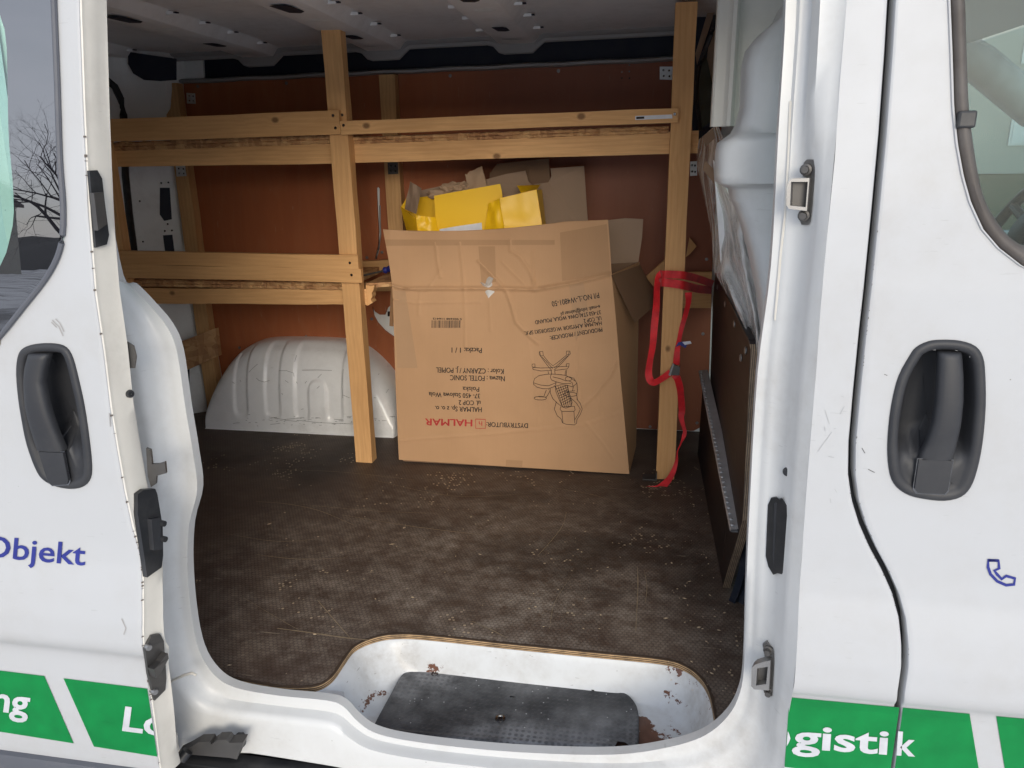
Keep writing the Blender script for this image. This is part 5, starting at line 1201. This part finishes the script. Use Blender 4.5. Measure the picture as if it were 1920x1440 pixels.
for k_ in (-.55, -.2, .2, .55): text_on(mb, 'HALMAR', (zb(595, 961)[0]+k_, zb(595, 961)[1]+k_*.4), (zb(278, 953)[0]+k_, zb(278, 953)[1]+k_*.4), 45/3.6, ybox, -.0022-k_*.0004, 0.0)
text_on(mb, 'h', zb(663, 972), zb(640, 972), 30/3.6, ybox, -.0022, .0)
sq = [zb(618, 957), zb(684, 959), zb(685, 1020), zb(619, 1019), zb(618, 957), zb(684, 959)]; rr = ribbon_on([sq], 1.2, ybox, -.0022); mb.add(rr.v, rr.f); mb.build('printed_mark', M_['redink'], box)
random.seed(5); bars = []; x = 322
while x < 512:
    w = random.choice((2, 2, 3, 5)); g = random.choice((3, 3, 4, 6)); bars.append((x, w)); x += w+g
mb = MB()
for x, w in bars: k = patch([zb(x, 291), zb(x+w, 291), zb(x+w-1, 341), zb(x-1, 341)], 1, 3, ybox, -.0018); mb.add(k.v, k.f)
mb.build('barcode', M_['ink'], box)
def arc(cx, cy, rx, ry, a0, a1, n=18): return [(cx+rx*math.cos(rad(lerp(a0, a1, i/n))), cy+ry*math.sin(rad(lerp(a0, a1, i/n)))) for i in range(n+1)]
D = []
D += [[(1048, 502), (1072, 500), (1075, 526), (1056, 530), (1048, 522), (1048, 502)], [(1052, 505), (1056, 528)], [(1232, 498), (1256, 498), (1258, 518), (1240, 524), (1230, 516), (1232, 498)], [(1250, 500), (1246, 522)], [(1000, 586), (1018, 584), (1020, 604), (1004, 608), (999, 598), (1000, 586)], [(1230, 584), (1250, 581), (1248, 602), (1232, 604), (1230, 584)]]
D += [[(1055, 530), (1095, 585), (1132, 628)], [(1074, 526), (1110, 572), (1140, 597), (1178, 570), (1236, 522)], [(1250, 524), (1205, 575), (1150, 625)], [(1064, 534), (1138, 615)], [(1240, 530), (1150, 612)], [(1004, 608), (1060, 612), (1120, 610)], [(1006, 622), (1060, 632), (1130, 628)], [(1004, 608), (1006, 622)], [(1150, 605), (1235, 600)], [(1155, 628), (1238, 618), (1248, 602)], [(1120, 610), (1150, 606)]]
D += [[(1128, 628), (1132, 655)], [(1152, 626), (1155, 655)], [(1225, 628), (1222, 662)], [(1233, 625), (1230, 664)], [(1108, 634), (1110, 655)]]
D += [[(1010, 705), (1016, 684), (1045, 664), (1090, 655), (1130, 653)], [(1010, 705), (1010, 722), (1030, 740), (1070, 752), (1110, 752), (1150, 737), (1160, 720)], [(1010, 712), (1060, 728), (1110, 732), (1160, 712)], [(1130, 653), (1122, 672), (1130, 692), (1160, 705), (1210, 718), (1262, 716)], [(1130, 653), (1180, 655), (1225, 662), (1262, 680), (1290, 700)], [(1140, 672), (1190, 684), (1230, 700)], [(1160, 705), (1160, 722)]]
D += [arc(1245, 685, 22, 14, 0, 360), [(1260, 676), (1280, 680), (1302, 715), (1306, 760), (1300, 800)], [(1245, 698), (1270, 710), (1278, 740), (1272, 768)], [(1302, 715), (1272, 740)], arc(1258, 790, 44, 14, 0, 360), [(1216, 786), (1225, 770), (1290, 766)], [(1306, 830), (1302, 800)]]
D += [[(1110, 757), (1122, 765), (1102, 800), (1090, 812)], [(1096, 760), (1080, 802)], arc(1055, 816, 42, 12, 0, 360), [(1014, 810), (1030, 806), (1095, 808)]]
D += [[(1122, 750), (1122, 780), (1140, 820), (1170, 850), (1195, 868)], [(1155, 735), (1160, 770), (1180, 820), (1205, 875)], [(1155, 735), (1195, 725), (1235, 728), (1250, 790), (1270, 845), (1262, 872)], [(1205, 875), (1225, 883), (1262, 872)], [(1235, 728), (1275, 740)], [(1195, 868), (1188, 890), (1200, 905)], [(1285, 870), (1290, 895), (1282, 905)], [(1200, 905), (1282, 905)], [(1198, 875), (1285, 870)], [(1200, 905), (1208, 985)], [(1282, 905), (1288, 985)], [(1160, 850), (1150, 890), (1170, 935), (1195, 955), (1205, 982), (1230, 992), (1285, 996), (1300, 985), (1302, 960), (1325, 925), (1338, 890), (1325, 850), (1300, 820)], [(1288, 960), (1310, 925), (1325, 890), (1300, 850), (1262, 815)], [(1160, 850), (1165, 840)]]
for k in range(6): D.append([(1158+k*16, 735-(k > 3)*4), (1182+k*16-(k > 4)*8, 800), (1205+min(k*13, 62), 872-(k > 3)*8)])
for k in range(8): D.append([(1160+k*7, 755+k*15), (min(1235+k*5, 1270), 728+k*14)])
rr = ribbon_on([[zb(*p) for p in d] for d in D], .9, ybox, -.0022); rr.build('chair_drawing', M_['ink'], box)

# ---- what is in the box
def zy(x, y): return (700+x*.28125, 280+y*.28125)
YS = .040
yb = thing('yellow_box', 'torn open yellow card box stuffed into the top of the big cardboard box', 'box', (-.6, 1.5, .70))
def ysheet(name, pts, y, mat, th=.003, jit=0):
    y += YS; return sheet(name, [(*zy(a, b), y) for a, b in pts], th, mat, yb)
ysheet('front_panel', [(405, 310), (520, 288), (845, 230), (856, 275), (862, 330), (760, 400), (735, 600), (440, 600), (432, 540), (415, 470), (410, 390)], 1.475, M_['yellow'])
ysheet('white_label', [(442, 532), (560, 512), (722, 489), (730, 600), (450, 600)], 1.4725, M_['white'], .001)
quad('side_lobe', [(*zy(842, 326), 1.44+YS), (*zy(1088, 268), 1.455+YS), (*zy(1140, 600), 1.44+YS), (*zy(885, 600), 1.425+YS)], .003, M_['yellow'], yb, wav=.008, seed=1)
quad('side_lobe', [(*zy(765, 362), 1.465+YS), (*zy(840, 328), 1.44+YS), (*zy(885, 600), 1.43+YS), (*zy(735, 600), 1.465+YS)], .003, M_['yellow'], yb, wav=.010, seed=2)
quad('side_panel', [(*zy(1088, 268), 1.455+YS), (*zy(1122, 268), 1.56+YS), (*zy(1160, 600), 1.56+YS), (*zy(1140, 600), 1.44+YS)], .003, M_['yellow'], yb, wav=.004, seed=5)
quad('top_flap', [(*zy(957, 242), 1.53+YS), (*zy(1112, 236), 1.56+YS), (*zy(1090, 268), 1.465+YS), (*zy(985, 292), 1.49+YS)], .003, M_['yellow'], yb, wav=.004, seed=4)
quad('side_panel', [(*zy(180, 382), 1.56+YS), (*zy(292, 470), 1.45+YS), (*zy(296, 600), 1.45+YS), (*zy(235, 600), 1.55+YS)], .003, M_['yellow'], yb, wav=.004, seed=6)
quad('front_corner', [(*zy(288, 440), 1.452+YS), (*zy(412, 455), 1.468+YS), (*zy(442, 600), 1.470+YS), (*zy(292, 600), 1.448+YS)], .003, M_['yellow'], yb, wav=.012, seed=7)
ysheet('back_panel', [(300, 320), (405, 308), (700, 270), (720, 600), (300, 600)], 1.60, M_['yellow'])
quad('torn_flap', [(*zy(244, 214), 1.50+YS), (*zy(320, 260), 1.46+YS), (*zy(284, 430), 1.455+YS), (*zy(208, 398), 1.53+YS)], .003, M_['card2'], yb, wav=.010, seed=8)
quad('left_rim', [(*zy(240, 290), 1.585+YS), (*zy(300, 330), 1.60+YS), (*zy(300, 600), 1.60+YS), (*zy(182, 390), 1.565+YS)], .003, M_['yellow'], yb, wav=.002, seed=12)
tagsheet = lambda o, l, c, g=None: tag(o, l, c, g)
o = sheet('cardboard_sheet', [(1032, 316, 1.70), (1060, 314, 1.70), (1095, 311, 1.70), (1104, 440, 1.67), (985, 460, 1.67), (1002, 345, 1.69), (1028, 342, 1.70), (1034, 330, 1.70)], .004, M_['card2'], None); tag(o, 'tall grey brown cardboard sheet standing right of the yellow box', 'cardboard', 'loose cardboard in the big box')
mb = MB(); 
o = sheet('cardboard_sheet', [(905, 338, 1.675), (950, 326, 1.675), (985, 320, 1.675), (991, 340, 1.675), (1003, 352, 1.675), (1000, 460, 1.65), (890, 460, 1.65)], .004, M_['card2'], None); tag(o, 'short cardboard sheet between yellow box and the tall sheet', 'cardboard', 'loose cardboard in the big box')
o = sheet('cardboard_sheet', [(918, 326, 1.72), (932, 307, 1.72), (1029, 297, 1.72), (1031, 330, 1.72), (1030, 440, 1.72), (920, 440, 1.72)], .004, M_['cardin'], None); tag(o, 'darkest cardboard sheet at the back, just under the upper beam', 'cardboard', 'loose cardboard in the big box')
o = quad('torn_cardboard', [(*zy(612, 165), 1.645), (*zy(722, 112), 1.645), (*zy(768, 300), 1.64), (*zy(640, 330), 1.64)], .006, M_['paper'], None, wav=.010, seed=9, jag=.008); tag(o, 'small torn strip of corrugated cardboard sticking up behind the yellow box', 'cardboard')
def crumple(c, r, label, seed, sx=1.0):
    bm = bmesh.new(); bmesh.ops.create_icosphere(bm, subdivisions=3, radius=1)
    for v in bm.verts:
        d = v.co.normalized(); k = 1+.55*mnoise.noise(d*2.1+Vector((seed, 0, 0)))+.30*abs(mnoise.noise(d*5+Vector((0, seed, 0))))
        v.co = Vector((d.x*r*1.5*sx*k, d.y*r*.8*k, d.z*r*.8*k))+Vector(c)
    o = mesh('crumpled_paper', [v.co for v in bm.verts], [[v.index for v in f.verts] for f in bm.faces], M_['paper'], None, False); bm.free(); tag(o, label, 'paper', 'crumpled packing paper')
crumple(U(*zy(520, 262), y=1.61), .024, 'pale crumpled packing paper left of the torn strip', 1.0); crumple(U(*zy(460, 300), y=1.62), .022, 'darker crumpled packing paper nearest the grey torn flap', 4.0, 1.4); crumple(U(*zy(590, 250), y=1.62), .020, 'crumpled packing paper right beside the torn cardboard strip', 8.0)
o = sheet('cardboard_sheet', [(*zy(310, 275), 1.66), (*zy(470, 240), 1.66), (*zy(620, 215), 1.66), (*zy(620, 500), 1.66), (*zy(310, 500), 1.66)], .004, M_['card2'], None); tag(o, 'low cardboard strip behind the left half of the yellow box', 'cardboard', 'loose cardboard in the big box')

# ---- screwdriver on the lower shelf
sd = thing('screwdriver', 'screwdriver with a blue handle lying on the lower shelf', 'screwdriver', U(705, 511, y=1.55))
a, b, c = U(679, 517, y=1.50), U(718, 508, y=1.56), U(742, 500, y=1.60)
mb = MB(); mb.tube([a, b], .0035, 8); mb.build('shaft', M_['dsteel'], sd, True)
mb = MB(); mb.tube(smooth_path([b, vl(b, c, .15), vl(b, c, .4), vl(b, c, .8), c], 3), [.006, .008, .011, .013, .012, .011, .011, .012, .013, .013, .013, .012, .008], 10); mb.build('handle', M_['blue'], sd, True)

# ---- red lashing strap
st = thing('lashing_strap', 'red lashing strap wound round the right-hand rack post', 'strap', (.08, 1.32, 0))
def zs3(x, y): return (960+x/3, 480+y/3)
def ribbon(name, pts, w, mat, parent, twist=None):
    P_ = smooth_path([(*zs3(a, b), y) for a, b, y in pts], 6); W3 = [U(a, b, y=y) for a, b, y in P_]; rows = []
    for i, p in enumerate(W3):
        t_ = np.array(W3[min(i+1, len(W3)-1)])-np.array(W3[max(i-1, 0)]); t_ /= np.linalg.norm(t_)
        v = np.array(p)-CAM; v /= np.linalg.norm(v); sd_ = np.cross(t_, v); sd_ /= np.linalg.norm(sd_)
        k = twist(i/(len(W3)-1)) if twist else 0; sd_ = sd_*math.cos(k)+v*math.sin(k)
        ww = w(i/(len(W3)-1)) if callable(w) else w
        rows.append([tuple(np.array(p)+sd_*ww*s_) for s_ in (-.5, 0, .5)])
    mb = MB(); mb.grid(rows); solid(mb, (.0006, .0018, 0)); return mb.build(name, mat, parent, True)
ribbon('strap_band', [(836, 108, 1.40), (846, 104, 1.342), (905, 104, 1.338), (972, 110, 1.340), (1050, 130, 1.42), (1130, 158, 1.52)], .024, M_['red'], st)
ribbon('strap_band', [(834, 150, 1.40), (842, 148, 1.340), (905, 155, 1.334), (970, 166, 1.336), (1050, 186, 1.42), (1122, 192, 1.52)], .026, M_['red'], st)
ribbon('strap_strand', [(850, 92, 1.36), (825, 120, 1.36), (815, 190, 1.37), (812, 280, 1.375), (800, 400, 1.36), (792, 500, 1.35), (776, 590, 1.335), (768, 660, 1.325), (778, 700, 1.32), (800, 712, 1.32), (840, 692, 1.318), (892, 655, 1.325)], .023, M_['red'], st, lambda t_: .55*math.sin(t_*9))
ribbon('strap_strand', [(992, 205, 1.345), (992, 260, 1.345), (976, 330, 1.345), (955, 400, 1.343), (940, 470, 1.338), (928, 540, 1.332), (924, 612, 1.328)], lambda t_: .022-.007*math.sin(t_*math.pi), M_['red'], st, lambda t_: .5*math.sin(t_*7))
ribbon('strap_tail', [(912, 668, 1.328), (930, 690, 1.325), (945, 745, 1.33), (952, 810, 1.345), (956, 870, 1.355), (952, 905, 1.355), (962, 950, 1.355), (972, 990, 1.355), (962, 1025, 1.352), (945, 1065, 1.348), (930, 1100, 1.342), (926, 1150, 1.336), (908, 1210, 1.325), (880, 1260, 1.31), (845, 1295, 1.297), (815, 1312, 1.285), (760, 1306, 1.288), (690, 1300, 1.292)],
       lambda t_: float(np.interp(t_, [0, .1, .28, .38, .45, .5, .58, .62, .70, .8, .88, .95, 1], [.022, .024, .020, .012, .014, .006, .004, .006, .016, .026, .026, .012, .006])), M_['red'], st, lambda t_: .4*math.sin(t_*14))
def zq(pts, y): return [U(*zs3(a, b), y=y) for a, b in pts]
mb = MB(); mb.prism(zq([(888, 640), (903, 604), (945, 622), (940, 668), (896, 668)], 1.324), (0, -.007, 0)); bk = mb.build('cam_buckle', M_['dsteel'], st); mb = MB(); mb.prism(zq([(880, 668), (905, 602), (912, 606), (892, 672)], 1.314), (0, -.005, 0)); mb.build('buckle_lever', M_['steel'], st)
mb = MB(); mb.prism(zq([(920, 512), (935, 486), (965, 480), (985, 500), (975, 518), (945, 500)], 1.322), (0, -.0015, 0)); mb.build('blue_tag', M_['blue'], st)
mb = MB(); mb.prism(zq([(958, 484), (1003, 478), (1010, 492), (972, 500)], 1.318), (0, -.0012, 0)); mb.build('white_tag', M_['white'], st)
# ---- chips and dust on the floor: nobody could count them
random.seed(11); mb = MB()
def chip(x, y, s_, z=.0014):
    a = random.uniform(0, 6.28); e = random.uniform(.25, .6); h = random.uniform(.0008, .0018); c, s2_ = math.cos(a)*s_, math.sin(a)*s_
    mb.add([(x-c, y-s2_, z), (x+s2_*e, y-c*e, z), (x+c, y+s2_, z), (x-s2_*e, y+c*e, z), (x, y, z+h)], [(0, 1, 4), (1, 2, 4), (2, 3, 4), (3, 0, 4), (3, 2, 1, 0)])
for _ in range(120):
    x, y = random.uniform(-.95, .24), random.uniform(.38, 1.35); chip(x, y, abs(random.gauss(0, .0022))+.0008)
for _ in range(80): chip(random.gauss(.17, .05), random.uniform(.25, 1.25), abs(random.gauss(0, .0026))+.0008)
for a, b, s_ in ((735, 1021, .010), (758, 990, .008), (590, 1190, .006), (505, 983, .008), (430, 1248, .006), (1207, 888, .007), (900, 1040, .007)):
    p = U(a, b, z=0); chip(p[0], p[1], s_)
o = mb.build('wood_chips', m_plain('chip_wood', (.52, .40, .26), .8)); o['kind'] = 'stuff'
# ---- long scratches in the floor sheet
random.seed(23); mb = MB()
def fline(pts, w):
    P_ = smooth_path([U(a, b, z=.0012) for a, b in pts], 5); rows = []
    for i, p in enumerate(P_):
        q = np.array(P_[min(i+1, len(P_)-1)])-np.array(P_[max(0, i-1)]); q /= np.linalg.norm(q)+1e-9; k = w*(.4+.6*math.sin(math.pi*(i+.5)/len(P_)))*random.uniform(.5, 1.1); rows.append([(p[0]-q[1]*k, p[1]+q[0]*k, .0012), (p[0]+q[1]*k, p[1]-q[0]*k, .0012)])
    mb.grid(rows)
for pts, w in (([(480, 940), (540, 945), (600, 958), (665, 985)], .0012), ([(640, 965), (760, 985), (880, 1000), (910, 1002)], .0010), ([(1008, 1042), (1035, 1012), (1055, 985), (1062, 960)], .0012), ([(560, 945), (700, 958), (800, 962)], .0007), ([(480, 1040), (560, 1048), (650, 1046)], .0010), ([(595, 1125), (625, 1160), (660, 1200)], .0010), ([(1195, 1062), (1196, 1100), (1192, 1185)], .0012), ([(1208, 1070), (1213, 1100), (1210, 1130)], .0007), ([(885, 1165), (920, 1180), (950, 1196)], .0011), ([(520, 880), (640, 885), (780, 900)], .0006), ([(980, 905), (1100, 925), (1180, 950)], .0006), ([(420, 1000), (520, 1015), (600, 1010)], .0008), ([(700, 900), (850, 930), (1000, 925)], .0006), ([(1030, 1180), (1040, 1130), (1070, 1080)], .0006), ([(455, 1120), (540, 1170), (560, 1180)], .0005), ([(520, 1178), (580, 1186), (650, 1196), (690, 1200)], .0022)): fline(pts, w)
o = mb.build('floor_scratches', m_plain('scratched_ply', (.34, .26, .16), .8), None); o['kind'] = 'stuff'

# ================================================================ OUTSIDE
def struct(o): o['kind'] = 'structure'; return o
t = NT('wet_asphalt'); n = t.noise(.5, 6, .6); n2 = t.noise(60, 4); c = t.mix(t.ramp(n, (.40, 0.0), (.52, 1.0)), (.22, .22, .222), (.74, .755, .78)); c = t.mix(t.math('MULTIPLY', n2, .3), c, (.04, .04, .04)); t.P(Base_Color=c, Roughness=.7).bump(n2, .4, .01)
mb = MB(); mb.grid([[(x, y, GROUND) for x in np.linspace(-160, 160, 33)] for y in np.linspace(-160, 160, 33)]); struct(mb.build('ground', t.m))
snow = NT('old_snow'); n = snow.noise(3, 6, .65); snow.P(Base_Color=snow.mix(snow.ramp(n, (.35, 0.0), (.7, 1.0)), (.42, .43, .45), (.80, .82, .86)), Roughness=.6).bump(n, .6, .08)
rows = [[(x, y, GROUND-.04+.85*math.exp(-((y-7.5)/1.3)**2)*(.7+.45*mnoise.noise((x*.5, y*.6, 0)))+.08*mnoise.noise((x*2, y*2, 3))) for x in np.linspace(-12, 30, 90)] for y in np.linspace(4.5, 10.5, 26)]
mb = MB(); mb.grid(rows); struct(mb.build('snow_bank', snow.m, smooth=True))
grass = NT('winter_grass'); n = grass.noise(2, 6, .7); n2 = grass.noise(30, 4, .7); grass.P(Base_Color=grass.mix(grass.ramp(n, (.4, 0.0), (.65, 1.0)), (.07, .085, .03), (.16, .13, .06)), Roughness=.9).bump(n2, 1, .1)
rows = [[(x, y, GROUND-.03+sst(9, 22, y)*.75+.25*sst(9, 14, y)*mnoise.noise((x*.15, y*.15, 5))) for x in np.linspace(-45, 70, 60)] for y in np.linspace(8.6, 60, 30)]
mb = MB(); mb.grid(rows); struct(mb.build('grass_slope', grass.m, smooth=True))
hill = NT('wooded_hill'); n = hill.noise(.08, 6, .7); hill.P(Base_Color=hill.mix(n, (.020, .022, .020), (.07, .07, .065)), Roughness=.95)
for y0, H, nm in ((-110, 12, 1.3), (150, 16, 4.0)):
    rows = []
    for k in range(9):
        f_ = k/8; rows.append([(x, y0-(-1 if y0 < 0 else 1)*(1-f_)*30, GROUND+H*f_*(.55+.5*mnoise.noise((x*.012, nm, 0))+.10*mnoise.noise((x*.12, nm, 2)))) for x in np.linspace(-320, 320, 160)])
    mb = MB(); mb.grid(rows); struct(mb.build('hill', hill.m, smooth=True))
# ---- houses
wallm = m_plain('pale_render', (.30, .30, .28), .8); roofm = m_plain('dark_roof_tiles', (.06, .05, .05), .8); winm = m_plain('sky_reflection_pane', (.55, .57, .6), .1)  # pale panes: reflected sky put into their colour
def house(c, w, d, h, rh, label, dirn):
    t_ = thing('house', label, 'house', c, 'houses round the yard'); x, y, z = c
    mb = MB(); mb.prism([(x-w/2, y-d/2, z), (x+w/2, y-d/2, z), (x+w/2, y-d/2, z+h), (x, y-d/2, z+h+rh), (x-w/2, y-d/2, z+h)], (0, d, 0)); wl_ = mb.build('wall', wallm, t_)
    mb = MB(); o_ = .4
    for s_ in (-1, 1): mb.prism([(x, y-d/2-o_, z+h+rh+.05), (x+s_*(w/2+o_), y-d/2-o_, z+h-o_*rh/(w/2)+.05), (x+s_*(w/2+o_), y-d/2-o_, z+h-o_*rh/(w/2)+.25), (x, y-d/2-o_, z+h+rh+.25)], (0, d+2*o_, 0))
    mb.build('roof', roofm, t_)
    yy = y+dirn*d/2
    for i in range(3):
        for j in range(max(1, int(h/2.6))):
            xx = x-w/2+w*(i+.5)/3; zz = z+1.0+j*2.6; f = MB(); f.box((xx-.62, yy-.06, zz-.07), (xx+.62, yy+.06, zz+1.37)); fr_ = f.build('window', M_['wvinyl'], t_); f = MB(); f.box((xx-.54, yy-.08, zz), (xx+.54, yy+.08, zz+1.3)); f.build('pane', winm, fr_)
house((12.5, 33, GROUND+.6), 15, 8, 5.4, 3.0, 'pale two-storey house beyond the grass, seen through the cab', -1)
house((26, -44, GROUND), 11, 9, 5.4, 3.4, 'two-storey house across the yard, mirrored in the front door glass', 1)
house((-52, -46, GROUND), 10, 9, 5.4, 3.2, 'two-storey house far left across the yard, mirrored in the side glass', 1)
# ---- bare trees
barkm = m_plain('dark_bark', (.035, .03, .027), .9)
def bare_tree(base, H, label, seed, droop=.0, depth=6, tl=.30):
    random.seed(seed); t_ = thing('bare_tree', label, 'tree', base, 'bare winter trees'); trunk = MB(); br = MB(); fine = MB()
    def grow(p, d, ln, r, lev):
        P_ = [Vector(p)]; n_ = 4
        for k in range(n_):
            d = (d+Vector((random.gauss(0, .16), random.gauss(0, .16), random.gauss(.02, .10)-droop*lev*.03))).normalized(); P_.append(P_[-1]+d*ln/n_)
        R_ = [r*(1-.45*k/n_) for k in range(n_+1)]
        (trunk if lev == 0 else br if lev < 3 else fine).tube(P_, R_, 7 if lev < 2 else 4 if lev < 4 else 3, lev < 2)
        if lev >= depth: return
        for _ in range(4 if lev < 2 else 3):
            k = random.randint(2, n_); a = random.uniform(0, 6.28); tilt = random.uniform(.45, 1.0); o = d.orthogonal().normalized(); o2 = d.cross(o)
            grow(P_[k], (d*math.cos(tilt)+(o*math.cos(a)+o2*math.sin(a))*math.sin(tilt)+Vector((0, 0, .10))).normalized(), ln*random.uniform(.58, .80), R_[k]*.62, lev+1)
    grow(Vector(base), Vector((.03, 0, 1)), H*tl, H*.020, 0)
    trunk.build('trunk', barkm, t_, True); br.build('branches', barkm, t_, True); o = fine.build('twigs', barkm, t_); o['kind'] = 'stuff'
def mirror_pt(px, py, dist, surf):
    p = np.array(US(px, py, surf)); r = ray(px, py); r = r/np.linalg.norm(r); r[1] = -r[1]; return p+r*dist
mp_ = mirror_pt(160, 380, 13, dskin)
bare_tree((float(mp_[0]), float(mp_[1]), GROUND), 8.5, 'bare spreading tree in the yard, mirrored in the sliding door glass', 4, .5, 6, .24)
bare_tree((9.5, 15, GROUND+.3), 8.0, 'bare tree on the slope, seen through the windscreen', 9)
bare_tree((14, 22, GROUND+.8), 8.5, 'bare tree farther up the slope beside the garden house', 21, 0, 5)
# ---- cars parked across the yard (only their mirror image is in the picture)
